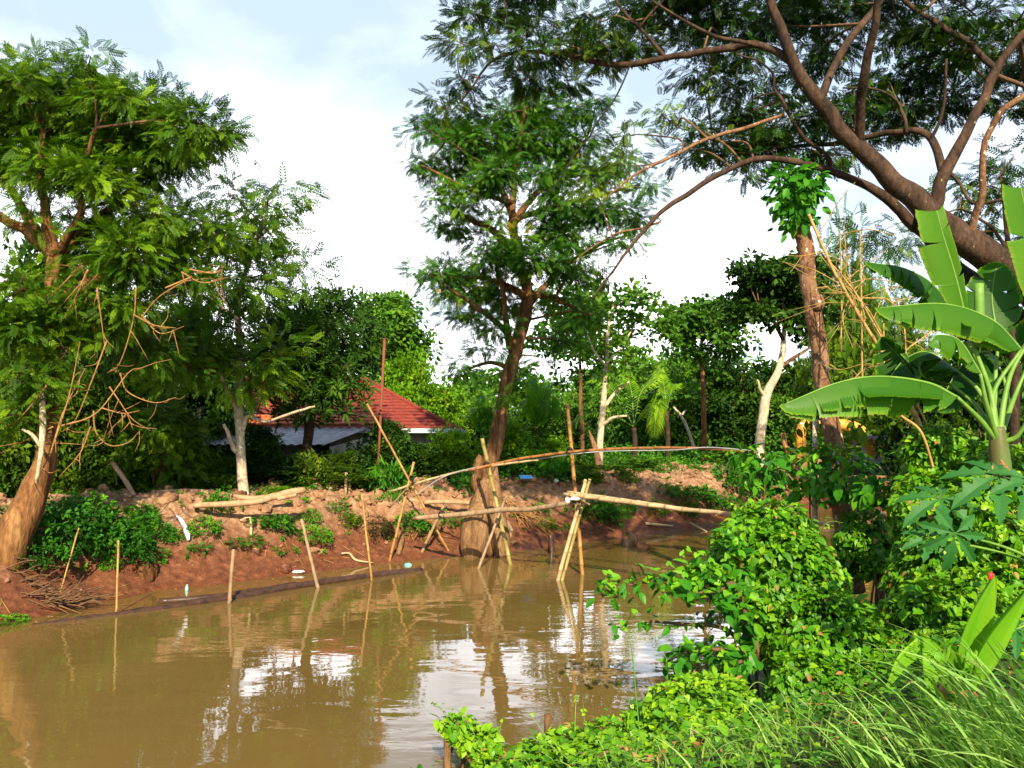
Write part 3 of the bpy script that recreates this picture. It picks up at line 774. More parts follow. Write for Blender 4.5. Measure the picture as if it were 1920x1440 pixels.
# ------------------------------------------------------------------ debris on the far bank
p = on(275, 1078); mb = MB(); lump(mb, p + [0, 0, 0.06], (0.18, 0.18, 0.26), 3, 0.4, True, fr=3); tag(mb.build('tree_stump', M['bark_orange']), 'orange brown rotten stump at the foot of the bank', 'stump')
P = [on(330, 972), on(341, 982), on(350, 1000), on(354, 1024)]
mb = MB(); C = spline(np.array(P) + [0, -0.03, 0.05], 8); rr = np.interp(np.arange(len(C)), [0, 8, 20, len(C) - 1], [0.015, 0.045, 0.055, 0.03]); tube(mb, C, rr, 8, 1, rough=0.5)
tag(mb.build('white_cloth', M['bluewhite']), 'mottled white strip of cloth hanging down the red bank', 'cloth')
p = on(986, 906); mb = MB(); box(mb, p + [0, 0, 0.16], (0.18, 0.13, 0.012), rotz(0.2) @ rotx(0.3)); tag(mb.build('plastic_board', M['blue']), 'flat sky blue plastic board lying on the dug soil', 'board')
p = on(1043, 908); mb = MB(); lump(mb, p + [0, 0, 0.06], (0.075, 0.06, 0.06), 12, 0.5); tag(mb.build('white_stone', M['gablewhite']), 'larger white lump on the soil mound, nearer the blue board', 'stone', 'white lumps on the soil mound')
p = on(1066, 908); mb = MB(); lump(mb, p + [0, 0, 0.05], (0.085, 0.06, 0.04), 14, 0.5); tag(mb.build('white_stone', M['gablewhite']), 'flatter white lump on the soil mound behind the tall bridge post', 'stone', 'white lumps on the soil mound')
p = wl(350, 1107); mb = MB(); tube(mb, [p + [0, 0, -0.04], p + [0, 0, 0.055], p + [0, 0, 0.075], p + [0.01, 0, 0.11]], [0.03, 0.03, 0.014, 0.012], 10, 2); tag(mb.build('drink_bottle', M['teal']), 'teal plastic bottle bobbing upright at the water edge', 'bottle')
p = wl(765, 1060); mb = MB(); lump(mb, p, (0.09, 0.06, 0.05), 4, 0.3); tag(mb.build('plastic_scrap', M['teal']), 'small pale teal scrap of plastic floating near the bridge', 'litter')
p = on(560, 1074); mb = MB(); lump(mb, p + [0, -.03, 0.03], (0.13, 0.05, 0.03), 6, 0.4, True); tag(mb.build('white_sack', M['white']), 'crumpled white sack at the waterline beside a dark hole', 'sack')
p = on(535, 1072); mb = MB(); lump(mb, p + [0, -0.03, 0.06], (0.12, 0.1, 0.12), 7, 0.5, True); tag(mb.build('mud_lump', M['mud']), 'dark red mud lump at the waterline beside the white sack', 'mud')
p = wl(1176, 1022); mb = MB(); lump(mb, p + [0.06, 0, 0.08], (0.20, 0.16, 0.22), 9, 0.5, True, fr=2.5)
tube(mb, [p + [-0.1, 0, -0.1], p + [-0.09, 0, 0.35], p + [-0.07, 0, 0.7]], [0.04, 0.035, 0.03], 7, 3)
tag(mb.build('tree_stump', M['bark_root']), 'small rotten stump with a thin stick standing in the water beyond the bridge', 'stump')
p = wl(1034, 1034); mb = MB(); tube(mb, [p + [0, 0, -0.2], p + [0, 0, 0.12], p + [-0.03, 0, 0.42]], [0.13, 0.08, 0.05], 8, 4, rough=0.3); tag(mb.build('tree_stump', M['wood_wet']), 'dark wet stub standing in the water left of the tall bridge poles', 'stump')
def twigpile(name, c, n, L, spread, dirs, seed, mat, label, cat):
    rg = np.random.default_rng(seed); mb = MB()
    for i in range(n):
        a = np.asarray(c) + rg.normal(0, 1, 3) * spread
        d = nrm(np.asarray(dirs) + rg.normal(0, 0.35, 3)); l = L * rg.uniform(0.4, 1.0)
        a[2] = max(a[2], g1(a[0], a[1]) + 0.02)
        e = a + d * l
        tube(mb, [a, 0.5 * (a + e) + rg.normal(0, 0.05 * l, 3), e], [0.012, 0.010, 0.005], 4, 3, cap=False)
    return tag(mb.build(name, M[mat]), label, cat)
p = on(95, 1130); twigpile('brushwood_heap', p + [0, 0, 0.04], 120, 0.55, (0.36, 0.18, 0.03), (1, 0.1, 0.10), 3, 'twig', 'heap of dry brushwood at the water edge under the leaning tree', 'brushwood')
p = on(985, 975); twigpile('dead_roots', p + [-0.3, 0, 0.12], 60, 1.0, (0.25, 0.12, 0.12), (0.75, -0.35, -0.6), 4, 'dry', 'tangle of dead roots sliding down the bank beside the central trunk', 'roots')
p = on(770, 1000); twigpile('dead_roots', p, 16, 0.9, (0.25, 0.12, 0.12), (-0.2, -0.4, -0.7), 5, 'dry', 'few bare roots sticking out of the bank under the bridge legs', 'roots')
P = [on(722, 985) + [0, 0, .1], on(735, 998) + [0, -.05, .1], on(752, 1012) + [0, -.1, .08], on(748, 1040) + [0, -.1, 0]]
mb = MB(); tube(mb, P, [0.05, 0.07, 0.09, 0.05], 7, 5, rough=0.3); tag(mb.build('tree_root', M['bark_root']), 'crooked bare root on the bank beside the first bridge leg', 'root')
a = on(948, 985) + [0, -0.15, 0.1]; c = wl(968, 1028) + [0, 0, 0.05]; dd = c - a; L = np.linalg.norm(dd)
X = dd / L; Yv = nrm(np.cross([0, 0, 1.0], X)); Zv = np.cross(X, Yv)
mb = MB(); box(mb, 0.5 * (a + c), (L / 2, 0.12, 0.02), np.column_stack([X, Yv, Zv])); tag(mb.build('wooden_plank', M['wood_grey']), 'grey plank lying down the bank at the foot of the central tree', 'plank')
mb = MB(); P = [on(1210, 985) + [0, -.05, .05], on(1260, 990) + [0, -.1, .06]]; tube(mb, P, [0.05, 0.03], 6, 4, rough=0.2); tag(mb.build('fallen_branch', M['bamboo_pale']), 'short pale branch lying at the foot of the far bank', 'branch')
mb = MB(); P = [on(1292, 985) + [0, -.05, .08], wl(1325, 997)]; tube(mb, P, [0.035, 0.025], 6, 4); tag(mb.build('fallen_branch', M['bamboo_pale']), 'white stick slanting into the water at the far bank', 'branch')
P = [on(640, 1042) + [0, 0, .05], on(655, 1044) + [0, 0, .06], on(668, 1055) + [0, 0, .04], on(700, 1058) + [0, 0, .03]]
mb = MB(); tube(mb, P, [0.02, 0.025, 0.025, 0.012], 6, 5); tag(mb.build('tree_root', M['bamboo_pale']), 'thin pale root curling out of the bare red mud', 'root')
mb = MB(); P = [on(555, 967) + [0, 0, .05], on(585, 968) + [0, -.05, .1], on(590, 1000) + [0, -.05, .0]]; tube(mb, [on(450, 985) + [0, 0, .1], on(470, 984) + [0, -.03, .12], on(472, 1008) + [0, -.06, 0]], [0.02, 0.03, 0.03], 6, 5)
tag(mb.build('tree_root', M['bamboo_pale']), 'short pale bent root over the tufted weeds on the bank face', 'root')

# ------------------------------------------------------------------ weeds on the bank
def weed_mesh(seed, T, n, r, h, size, tint, stalk=0.5):
    rg = np.random.default_rng(seed); mb = MB()
    a = rg.uniform(0, 2 * PI, n); q = np.sqrt(rg.random(n)) * r
    z = h * (rg.random(n) ** 0.8) * (1 - 0.55 * (q / r) ** 2)
    P = np.column_stack([q * np.cos(a), q * np.sin(a), z])
    D = np.column_stack([np.cos(a) * 0.7, np.sin(a) * 0.7, np.full(n, 0.3)]) + rg.normal(0, 0.45, (n, 3))
    N = np.array([0, 0, 1.0]) + rg.normal(0, 0.4, (n, 3))
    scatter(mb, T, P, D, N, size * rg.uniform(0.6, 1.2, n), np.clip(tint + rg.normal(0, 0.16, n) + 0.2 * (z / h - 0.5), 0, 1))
    for i in range(12):
        b = rg.uniform(0, 2 * PI); k = rg.uniform(0.2, 0.9) * r
        tube(mb, [(0.3 * k * math.cos(b), 0.3 * k * math.sin(b), -0.15), (0.8 * k * math.cos(b), 0.8 * k * math.sin(b), h * 0.4), (k * math.cos(b), k * math.sin(b), h * 0.8)], [0.008, 0.006, 0.003], 3, 2, cap=False, mat=1)
    return mb
WP = {}
def weed(kind, px, py, sc, label, group='weeds on the far bank', name='weed_clump', lift=0.0, scz=1.0, p=None):
    if p is None: p = on(px, py)
    if kind not in WP:
        spec = {'leafy': (1, T_CLO, 150, 0.5, 0.5, 0.14, 0.5, 'weed'), 'fine': (2, T_SP6, 170, 0.5, 0.45, 0.2, 0.42, 'weed'), 'bright': (3, T_CLO, 170, 0.5, 0.5, 0.12, 0.72, 'weed'),
                'purple': (4, T_CLL, 110, 0.4, 0.6, 0.16, 0.4, 'redleaf'), 'olive': (5, T_CL5, 170, 0.5, 0.6, 0.13, 0.5, 'leaf_olive'), 'dark': (6, T_CLO, 230, 0.6, 0.65, 0.14, 0.26, 'weed'),
                'tuft': (7, T_LANCE, 420, 0.42, 0.30, 0.20, 0.5, 'weed')}[kind]
        WP[kind] = weed_mesh(*spec[:7]).build('foliage_mesh', [M[spec[7]], M['twig']]).data
        o0 = bpy.data.objects['foliage_mesh']; bpy.data.objects.remove(o0)
    o = bpy.data.objects.new(name, WP[kind]); COL.objects.link(o)
    o.location = [float(p[0]), float(p[1]), float(p[2]) - 0.05 + lift]
    o.scale = (sc, sc, sc * scz); o.rotation_euler = (0, 0, random.Random(px * 7 + py).uniform(0, 6.28))
    return tag(o, label, 'weed', group)
weed('dark', 110, 1015, 1.25, 'big dark weed bush beside the leaning tree trunk, above the brushwood')
weed('dark', 170, 1030, 1.2, 'dark leafy weed mass behind the thin bent stick', scz=1.1)
weed('dark', 75, 1060, 0.9, 'dark weeds low on the bank between the leaning trunk and the brushwood')
weed('dark', 225, 1050, 0.95, 'dark weed bush low on the bank behind the thin straw coloured stake', scz=1.1)
weed('leafy', 262, 985, 0.8, 'leafy weeds on the bank crest between the stake clump and the hanging cloth')
weed('leafy', 320, 1010, 0.5, 'small weed tuft just left of the hanging white cloth')
weed('tuft', 520, 985, 0.8, 'thin grassy tuft above the sunken log middle, under the log stub')
weed('olive', 655, 985, 0.6, 'olive weed clump left of the purple leaved plant')
weed('bright', 735, 935, 0.5, 'little bright weed on the bank crest left of the first bridge cross')
weed('fine', 545, 1000, 0.45, 'tiny feathery weed left of the thick brown leaning stake')
weed('fine', 1250, 925, 0.9, 'feathery weeds in the middle of the bare mound beyond the deck poles')
weed('olive', 1175, 905, 0.9, 'olive weeds on the mound crest before the slim white tree')
weed('leafy', 160, 975, 1.1, 'bright green weeds spilling over the bank crest behind the bent stick')
weed('fine', 228, 1010, 1.05, 'feathery weed clump behind the thin straw coloured stake')
weed('leafy', 290, 1010, 0.7, 'narrow weed clump hanging above the orange rotten stump', scz=1.1)
weed('fine', 292, 1045, 0.45, 'small weed tuft directly above the orange rotten stump')
weed('bright', 380, 1000, 0.72, 'green weed clump just right of the hanging white cloth', scz=1.1)
weed('leafy', 408, 958, 0.6, 'upright weeds poking over the two long logs', scz=1.5)
weed('fine', 372, 1030, 0.5, 'low dark tuft below the hanging white cloth')
weed('fine', 460, 1020, 0.75, 'round weed clump above the short thick grey stake', scz=0.6)
weed('fine', 490, 985, 0.65, 'grey green tuft on the bank face between the grey stake and the log end', scz=0.8)
weed('bright', 590, 1015, 0.85, 'bright leafy weeds around the thick brown leaning stake')
weed('bright', 580, 975, 0.6, 'small bright clump below the end of the bent log')
weed('fine', 632, 955, 0.55, 'low tuft on top of the bank left of the tall yellow stake')
weed('purple', 710, 1005, 0.85, 'purple leaved plant beside the tall yellow stake')
weed('leafy', 768, 990, 0.85, 'green weeds behind the first pair of bridge legs')
weed('leafy', 800, 1000, 0.55, 'small weed tuft left of the swollen central trunk')
weed('fine', 845, 985, 0.7, 'feathery weeds under the deck log against the swollen trunk')
weed('fine', 880, 925, 0.8, 'tall thin weeds against the left side of the central trunk', scz=1.6)
weed('fine', 1010, 960, 0.6, 'tuft of weeds on the bank above the dead root tangle')
weed('tuft', 1115, 965, 1.5, 'grassy tuft behind the greenish bridge pole', scz=0.9)
weed('fine', 1150, 975, 1.0, 'feathery weeds under the pale deck poles, nearest the bridge')
weed('olive', 1025, 990, 0.6, 'yellowish sprig growing over the dark wet stub')
weed('bright', 1170, 958, 0.8, 'bright green clump under the middle of the deck poles')
weed('olive', 1230, 965, 0.8, 'olive weed clump over the short pale branch on the bank')
weed('olive', 1290, 965, 0.9, 'olive weed clump over the white slanting stick')
weed('tuft', 1290, 930, 2.0, 'wide grey green grass tuft on top of the bank beyond the deck poles', scz=0.6)
weed('dark', 1385, 930, 1.9, 'big dark rounded bush at the end of the bare bank beyond the bridge', scz=1.2)
weed('dark', 1350, 960, 1.2, 'low dark weeds in front of the rounded bush')
weed('fine', 1090, 905, 0.9, 'sparse weeds on the soil mound right of the blue board')
weed('fine', 265, 965, 0.6, 'flat tuft on the bank crest beside the leaning pole')
weed('bright', 18, 1165, 0.55, 'low green plant at the water edge in the corner by the brushwood', scz=0.6)
weed('bright', 205, 1065, 0.4, 'little yellow green sprig at the foot of the bank beside the straw stake', scz=1.3)
weed('bright', 658, 900, 1.0, 'bright shrubby weed beside two white pegs below the roof', scz=1.2)
weed('olive', 578, 905, 0.9, 'rusty yellow sapling just beyond the bent log', scz=1.5)
for px, h in ((648, 0.5), (655, 0.55)):
    p = on(px, 926); mb = MB(); tube(mb, [p + [0, 0, -0.1], p + [0.01, 0, h]], [0.04, 0.035], 7, 1)
    tag(mb.build('wooden_peg', M['bamboo_pale']), ('shorter' if px == 648 else 'taller') + ' of two pale pegs on the bank crest below the tiled roof', 'peg', 'pegs on the bank crest')

# ------------------------------------------------------------------ house with tiled roof
H = root('tiled_house', (-6, 29, 1.4), 'low house with a red tiled hip roof half hidden by trees', 'house')
def roofface(mb, e0, e1, r0, r1, rows, thick=0.035):
    e0, e1, r0, r1 = [np.asarray(a, float) for a in (e0, e1, r0, r1)]
    n = nrm(np.cross(e1 - e0, r0 - e0)); n = n if n[2] > 0 else -n
    for i in range(rows):
        a = i / rows; b_ = (i + 1.12) / rows; b_ = min(b_, 1.0)
        A0 = e0 + (r0 - e0) * a; A1 = e1 + (r1 - e1) * a; B0 = e0 + (r0 - e0) * b_; B1 = e1 + (r1 - e1) * b_
        m = 36
        k = np.linspace(0, 1, m + 1)[:, None]
        wv = 0.012 * np.sin(np.arange(m + 1) * PI)[:, None] + 0.016 * (R.random((m + 1, 1)) - 0.3)
        lo = A0 + (A1 - A0) * k + n * (thick + wv); hi = B0 + (B1 - B0) * k + n * 0.004
        und = A0 + (A1 - A0) * k - n * 0.01
        v = np.vstack([lo, hi, und]); q = []
        for j in range(m):
            q += [(j, j + 1, m + 1 + j + 1, m + 1 + j), (j + 1, j, 2 * (m + 1) + j, 2 * (m + 1) + j + 1)]
        mb.add(v, q, tint=0.5, smooth=False)
C1 = at(848, 804, 27.0); PK = at(690, 712, 30.5)
E0 = np.array([-12.5, 27.0, C1[2]]); RG = np.array([-9.5, 30.5, PK[2]]); C2 = np.array([C1[0], 34.0, C1[2]])
mb = MB(); roofface(mb, E0, C1, RG, PK, 16); roofface(mb, C1, C2, PK, PK + [0, 0.05, 0], 16); roofface(mb, E0 * [1, 0, 1] + [0, 34, 0], E0, RG + [0, 0.05, 0], RG, 16)
tube(mb, [RG, PK], 0.09, 8, 2); tube(mb, [PK, C1 + [0, 0, 0.05]], 0.07, 8, 4)
roof = mb.build('roof', M['tile'], H)
mb = MB(); L = (C1 - E0)[0] / 2
box(mb, (E0[0] + L, 26.93, C1[2] - 0.06), (L + 0.03, 0.06, 0.07)); box(mb, (C1[0] + 0.07, 30.4, C1[2] - 0.06), (0.05, 3.5, 0.07)); mb.build('gutter', M['gutter'], H)
mb = MB(); box(mb, (-7.0, 28.0, 2.2), (4.2, 0.09, 0.9)); box(mb, (-2.75, 30.5, 2.2), (0.09, 2.6, 0.9)); box(mb, (-11.2, 30.5, 2.2), (0.09, 2.6, 0.9)); mb.build('wall', M['wall'], H)
for x in (-8.6, -4.4):
    mb = MB(); box(mb, (x, 27.89, 2.35), (0.45, 0.03, 0.5)); w_ = mb.build('window', M['glass'], H)
    mb = MB()
    for s_ in (-1, 1): box(mb, (x + s_ * 0.48, 27.87, 2.35), (0.04, 0.05, 0.56)); box(mb, (x, 27.87, 2.35 + s_ * 0.53), (0.44, 0.05, 0.04))
    mb.build('frame', M['darkwood'], w_)
mb = MB(); box(mb, (-6.4, 27.88, 2.0), (0.45, 0.035, 0.75)); mb.build('door', M['darkwood'], H)
# lean-to awning in front: sheet on posts
A = at(688, 802, 26.6); B = at(606, 838, 24.2); Lf = -13.0
mb = MB(); nx = 60
v = []
for i in range(nx + 1):
    k = i / nx; zz = 0.02 * (1 if i % 2 else -1)
    v.append((Lf + (A[0] - Lf) * k, 26.7, A[2] + zz)); v.append((Lf + (B[0] - Lf) * k, 24.2, A[2] - 0.5 + zz))
vv = v + [(a, b_, c_ - 0.012) for a, b_, c_ in v]; n2_ = len(v)
q = [(2 * i, 2 * i + 1, 2 * i + 3, 2 * i + 2) for i in range(nx)] + [(n2_ + 2 * i + 2, n2_ + 2 * i + 3, n2_ + 2 * i + 1, n2_ + 2 * i) for i in range(nx)]
mb.add(vv, q, smooth=False); mb.build('awning', M['sheet'], H)
mb = MB(); roofface(mb, (Lf, 26.45, A[2] + 0.10), (A[0] + 0.3, 26.45, A[2] + 0.10), (Lf, 27.0, A[2] + 0.42), (A[0] + 0.3, 27.0, A[2] + 0.42), 3); mb.build('lower_roof', M['tile_old'], H)
for x in (-12.0, -9.6, -7.3, B[0] + 0.1):
    mb = MB(); box(mb, (x, 24.35, 1.75), (0.05, 0.05, 0.68)); mb.build('post', M['darkwood'], H)
mb = MB(); P0 = np.array([B[0] + 0.15, 24.5, 2.2]); P1 = np.array([A[0] + 0.1, 26.5, 2.5]); d = P1 - P0; Ld = np.linalg.norm(d); X = d / Ld; Yv = nrm(np.cross([0, 0, 1.0], X))
box(mb, 0.5 * (P0 + P1), (Ld / 2, 0.03, 0.32), np.column_stack([X, Yv, np.cross(X, Yv)])); mb.build('side_panel', M['wall'], H)
# left wing with white gable
gw = root('gabled_house', (-9.5, 25.5, 1.4), 'small house wing with white gable and a strip of red tile behind the pale trunk', 'house')
g0 = at(372, 780, 27.6); gp = at(420, 705, 27.6); g2_ = at(490, 772, 27.6)
v = []
for dy in (0, 0.12): v += [tuple(a + np.array([0, dy, 0])) for a in (g0 - [0, 0, 1.9], g2_ - [0, 0, 1.9], g2_, gp, g0)]
mb = MB(); mb.add(v, [(0, 1, 2, 4), (9, 7, 6, 5)], [(2, 3, 4), (9, 8, 7)], smooth=False); mb.build('wall', M['gablewhite'], gw)
mb = MB(); off = np.array([0, -0.35, 0.06]); back = np.array([0, 3.5, 0])
ex = (g0 - gp) * 0.25; ex2 = (g2_ - gp) * 0.12
roofface(mb, g0 + off + ex, g0 + off + ex + back, gp + off, gp + off + back, 8); roofface(mb, g2_ + off + ex2, g2_ + off + ex2 + back, gp + off, gp + off + back, 8); mb.build('roof', M['tile'], gw)
# pale brick building far behind the trees
bb = root('brick_building', (12, 58, 1.4), 'sunlit pale brick building glimpsed far between dark trunks', 'building')
b0 = at(1240, 874, 58); b1 = at(1322, 838, 58)
mb = MB(); box(mb, ((b0[0] + b1[0]) / 2, 60, 2.3), ((b1[0] - b0[0]) / 2 + 0.5, 2.0, 0.95)); mb.build('wall', M['brick'], bb)
mb = MB(); xc = (b0[0] + b1[0]) / 2; hw = (b1[0] - b0[0]) / 2 + 0.9
roofface(mb, (xc - hw, 57.6, 3.2), (xc + hw, 57.6, 3.2), (xc - hw, 60, 4.2), (xc + hw, 60, 4.2), 6); mb.build('roof', M['tile'], bb)
mb = MB(); box(mb, (xc + 0.3, 57.99, 2.1), (0.4, 0.03, 0.7)); mb.build('door', M['darkwood'], bb)

# ------------------------------------------------------------------ excavator across the canal
ex = root('excavator', at(1640, 884, 36.5), 'orange yellow excavator working beyond the canal behind leaves', 'excavator')
def EP(px, py, dY=0): return at(px, py, 36.5 + dY)
gx = EP(1650, 884)
for dy in (-0.9, 0.9):
    mb = MB(); c = EP(1650, 876, dy)
    pts = []
    for k in range(24):
        a = 2 * PI * k / 24; cx = 1.1 * (1 if math.cos(a) > 0 else -1) if abs(math.cos(a)) > 0.05 else 0
        pts.append((c[0] + cx + 0.33 * math.cos(a), c[2] + 0.33 * math.sin(a)))
    v = [(x, c[1] - 0.28, z) for x, z in pts] + [(x, c[1] + 0.28, z) for x, z in pts]
    q = [(k, (k + 1) % 24, 24 + (k + 1) % 24, 24 + k) for k in range(24)]
    t_ = [(0, k + 1, k) for k in range(1, 23)] + [(24, 24 + k, 24 + k + 1) for k in range(1, 23)]
    mb.add(v, q, t_, smooth=False); mb.build('track', M['steel'], ex)
c = EP(1668, 862); mb = MB(); box(mb, c + [0.15, 0, -0.02], (1.25, 1.15, 0.12)); mb.build('platform', M['exc_grey'], ex)
c = EP(1686, 853); mb = MB(); box(mb, c + [0.0, 0, 0.02], (0.55, 1.15, 0.34), bev=0.12); box(mb, c + [-0.1, 0, 0.40], (0.36, 0.9, 0.10), bev=0.05); mb.build('engine_cover', M['exc_yellow'], ex)
c = EP(1652, 848); mb = MB(); box(mb, c + [0.22, -0.7, 0.1], (0.07, 0.45, 0.50), roty(-0.25)); mb.build('side_panel', M['exc_white'], ex)
c = EP(1633, 845, -0.7); mb = MB()
for sx in (-1, 1):
    for sy in (-1, 1): box(mb, c + [sx * 0.5, sy * 0.48, 0], (0.06, 0.06, 0.52))
box(mb, c + [0, 0, 0.56], (0.58, 0.56, 0.06)); box(mb, c + [0, 0, -0.42], (0.55, 0.53, 0.10))
cab = mb.build('cab', M['exc_grey'], ex)
mb = MB(); box(mb, c + [0, 0, 0.09], (0.49, 0.47, 0.41)); mb.build('window', M['glass'], cab)
mb = MB(); P = [EP(1640, 858), EP(1618, 815), EP(1580, 796), EP(1506, 797)]; tube(mb, P, [0.25, 0.30, 0.26, 0.17], 6, 5); mb.build('boom', M['exc_yellow'], ex)
mb = MB(); P = [EP(1512, 788), EP(1500, 812), EP(1503, 848)]; tube(mb, P, [0.16, 0.24, 0.2], 6, 4); mb.build('dipper_arm', M['exc_yellow'], ex)
mb = MB(); c = EP(1502, 858); box(mb, c, (0.30, 0.4, 0.24), roty(0.3)); box(mb, c + [0.22, 0, -0.22], (0.10, 0.4, 0.10), roty(0.8)); mb.build('bucket', M['exc_yellow'], ex)
mb = MB(); P = [EP(1500, 795, -0.1), EP(1524, 797, -0.1), EP(1560, 806, -0.1)]; tube(mb, P, [0.06, 0.06, 0.09], 8, 2); mb.build('hydraulic_ram', M['exc_white'], ex)

# ------------------------------------------------------------------ trees with their own skeletons
def tree(name, base, label, limbs, blobs, Y, T, leaf, bark, seed, size=0.3, k=10, sprays=24, sub_r=0.4, group=None, dy=1.0, cat='tree',
         rough=0.12, tint=0.5, sides=10, limb_mats=None, flat=0.5, flute=0.0, limb_r=0.035, up=0.8, deep=0.85, shell=2.2, wob=0.05, trunk_name='trunk', bs=1.0):
    rg = np.random.default_rng(seed)
    o = root(name, base, label, cat, group)
    lines = [pxline(l) for l in limbs]
    for i, (P, rad) in enumerate(lines):
        mb = MB(); tube(mb, P, rad, sides if i == 0 else 8, 7, rough=rough, wob=wob, seed=seed + i, flute=flute if i == 0 else 0)
        mb.build(trunk_name if i == 0 else 'limb', M[(limb_mats or {}).get(i, bark)], o)
    mb = MB()
    foliage(mb, [(q_[0], np.array(q_[1]) * bs) + tuple(q_[2:]) for q_ in pxblobs(blobs, Y, rg, dy, deep)], rg, T, size, k=k, sprays=sprays, sub_r=sub_r, nodes=skel(lines), tint_c=tint, flat=flat, limb_r=limb_r, up=up, shell=shell)
    mb.build('crown', [M[leaf], M['twig']], o)
    return o

# --- big leaning tree on the left
def yb(px, py, Y): return (px, py, Y)
b0 = on(2, 1110)
LT = tree('leaning_tree', b0, 'big tree with thick orange trunk leaning out from the bank, hung with dead branches',
     [[(-16, 1150, 14.2, 42), (18, 1025, 14.2, 35), (60, 935, 14.3, 27), (84, 860, 14.4, 19), (93, 760, 14.5, 14), (98, 640, 14.6, 13), (98, 530, 14.7, 13), (105, 470, 14.7, 14)],
      [(105, 478, 14.7, 14), (60, 440, 14.5, 11), (0, 405, 14.2, 9), (-60, 370, 14, 7)],
      [(103, 480, 14.7, 13), (85, 400, 14.5, 9), (72, 320, 14.4, 7), (80, 250, 14.3, 5)],
      [(108, 480, 14.7, 12), (160, 430, 14.9, 9), (230, 370, 15.2, 7), (300, 308, 15.5, 5), (350, 285, 15.7, 3)],
      [(104, 485, 14.7, 11), (60, 420, 15.2, 9), (20, 350, 15.5, 7), (0, 280, 15.7, 5)],
      [(110, 475, 14.7, 10), (150, 400, 14.2, 7), (150, 330, 14, 5), (180, 240, 13.8, 4)],
      [(98, 560, 14.6, 10), (200, 520, 15.2, 8), (300, 500, 15.8, 6), (380, 470, 16.2, 4)]],
     [(30, 160, 60, 40), (100, 150, 60, 40), (165, 150, 60, 45), (170, 105, 30, 18), (235, 190, 70, 45), (300, 205, 60, 40), (360, 235, 60, 35), (415, 250, 42, 22), (60, 220, 90, 55, 1.2), (150, 230, 90, 55, 1.2), (240, 265, 90, 50, 1.2),
      (330, 285, 70, 35), (20, 300, 70, 50, 1.2), (100, 310, 60, 40, 1), (170, 320, 60, 40), (260, 330, 60, 30, .8), (40, 90 + 50, 40, 25), (-40, 230, 70, 80), (375, 262, 40, 20),
      (215, 420, 70, 40, 1), (290, 400, 60, 40, 1, -0.3, .12), (340, 430, 60, 40, 1.1), (250, 480, 80, 45, 1.1), (330, 500, 70, 45, 1.1), (400, 440, 40, 40), (180, 345, 45, 40, 1, -0.8, .15), (60, 400, 50, 30, .6), (130, 400, 40, 25, .4),
      (40, 545, 60, 40, .9, -1.0), (25, 620, 60, 45, 1, -1.0), (115, 590, 45, 35, .7, -.9), (35, 700, 50, 40, .9, -.9), (125, 660, 40, 30, .6, -.9), (20, 780, 45, 40, .9, -.8), (160, 560, 55, 40, 1, -.6), (205, 610, 50, 40, .9, -.4), (240, 560, 50, 40, 1), (180, 480, 70, 40, 1), (90, 730, 30, 25, .6, -.9), (260, 650, 60, 40, .8, .5)],
     14.8, T_SP6, 'leaf_left', 'bark_orange', 11, size=0.215, k=52, sprays=32, sub_r=0.22, dy=1.1, rough=0.14, bs=0.94)
dead = [[(150, 490), (172, 560), (178, 640)], [(165, 505), (140, 560), (118, 600)], [(152, 496), (110, 540), (75, 562)], [(182, 540), (190, 600), (198, 660)], [(255, 540), (250, 600), (225, 680), (200, 700)],
        [(98, 840), (130, 740), (150, 640)], [(95, 850), (120, 770), (160, 690)], [(110, 800), (180, 775), (240, 700), (265, 690)], [(100, 800), (60, 820), (0, 850)], [(175, 770), (180, 810), (205, 835), (240, 830), (262, 808)],
        [(205, 725), (235, 770), (250, 806)], [(190, 765), (230, 775), (262, 770)], [(225, 700), (240, 735), (290, 755), (330, 745)], [(170, 800), (150, 850), (110, 895)], [(90, 720), (50, 770), (20, 800)], [(310, 540), (360, 520), (300, 555), (262, 600)],
        [(340, 510), (380, 530), (430, 520)], [(355, 505), (400, 512), (420, 500)], [(60, 690), (85, 760), (82, 860), (68, 906)], [(200, 640), (170, 720), (140, 790), (115, 810)], [(250, 590), (290, 610), (330, 615)], [(265, 590), (300, 625), (345, 612)]]
rg = np.random.default_rng(5)
for d_ in dead:
    Y0 = 13.6 + rg.uniform(-0.3, 0.4)
    P = np.array([at(a, b_, Y0 + 0.12 * i) for i, (a, b_) in enumerate(d_)])
    mb = MB(); tube(mb, P, np.linspace(0.015, 0.005, len(P)), 5, 7, rough=0.2)
    for j in range(4):
        i = rg.integers(0, len(P) - 1); q_ = P[i] + (P[i + 1] - P[i]) * rg.random(); e = q_ + rg.normal(0, 0.22, 3) + [0, 0, -0.1]
        tube(mb, [q_, 0.5 * (q_ + e) + rg.normal(0, .03, 3), e], [0.008, 0.006, 0.003], 4, 3)
    mb.build('dead_branch', M['dry'], LT)
mb = MB(); P, rr = pxline([(68, 905, 13.9, 3), (78, 840, 13.9, 5), (80, 770, 13.9, 6), (76, 720, 13.9, 3)]); tube(mb, P, rr, 7, 5, rough=.2); tube(mb, [P[1], at(60, 815, 13.8), at(42, 805, 13.8)], [.035, .03, .02], 6, 4)
mb.build('side_stem', M['bark_pale'], LT)

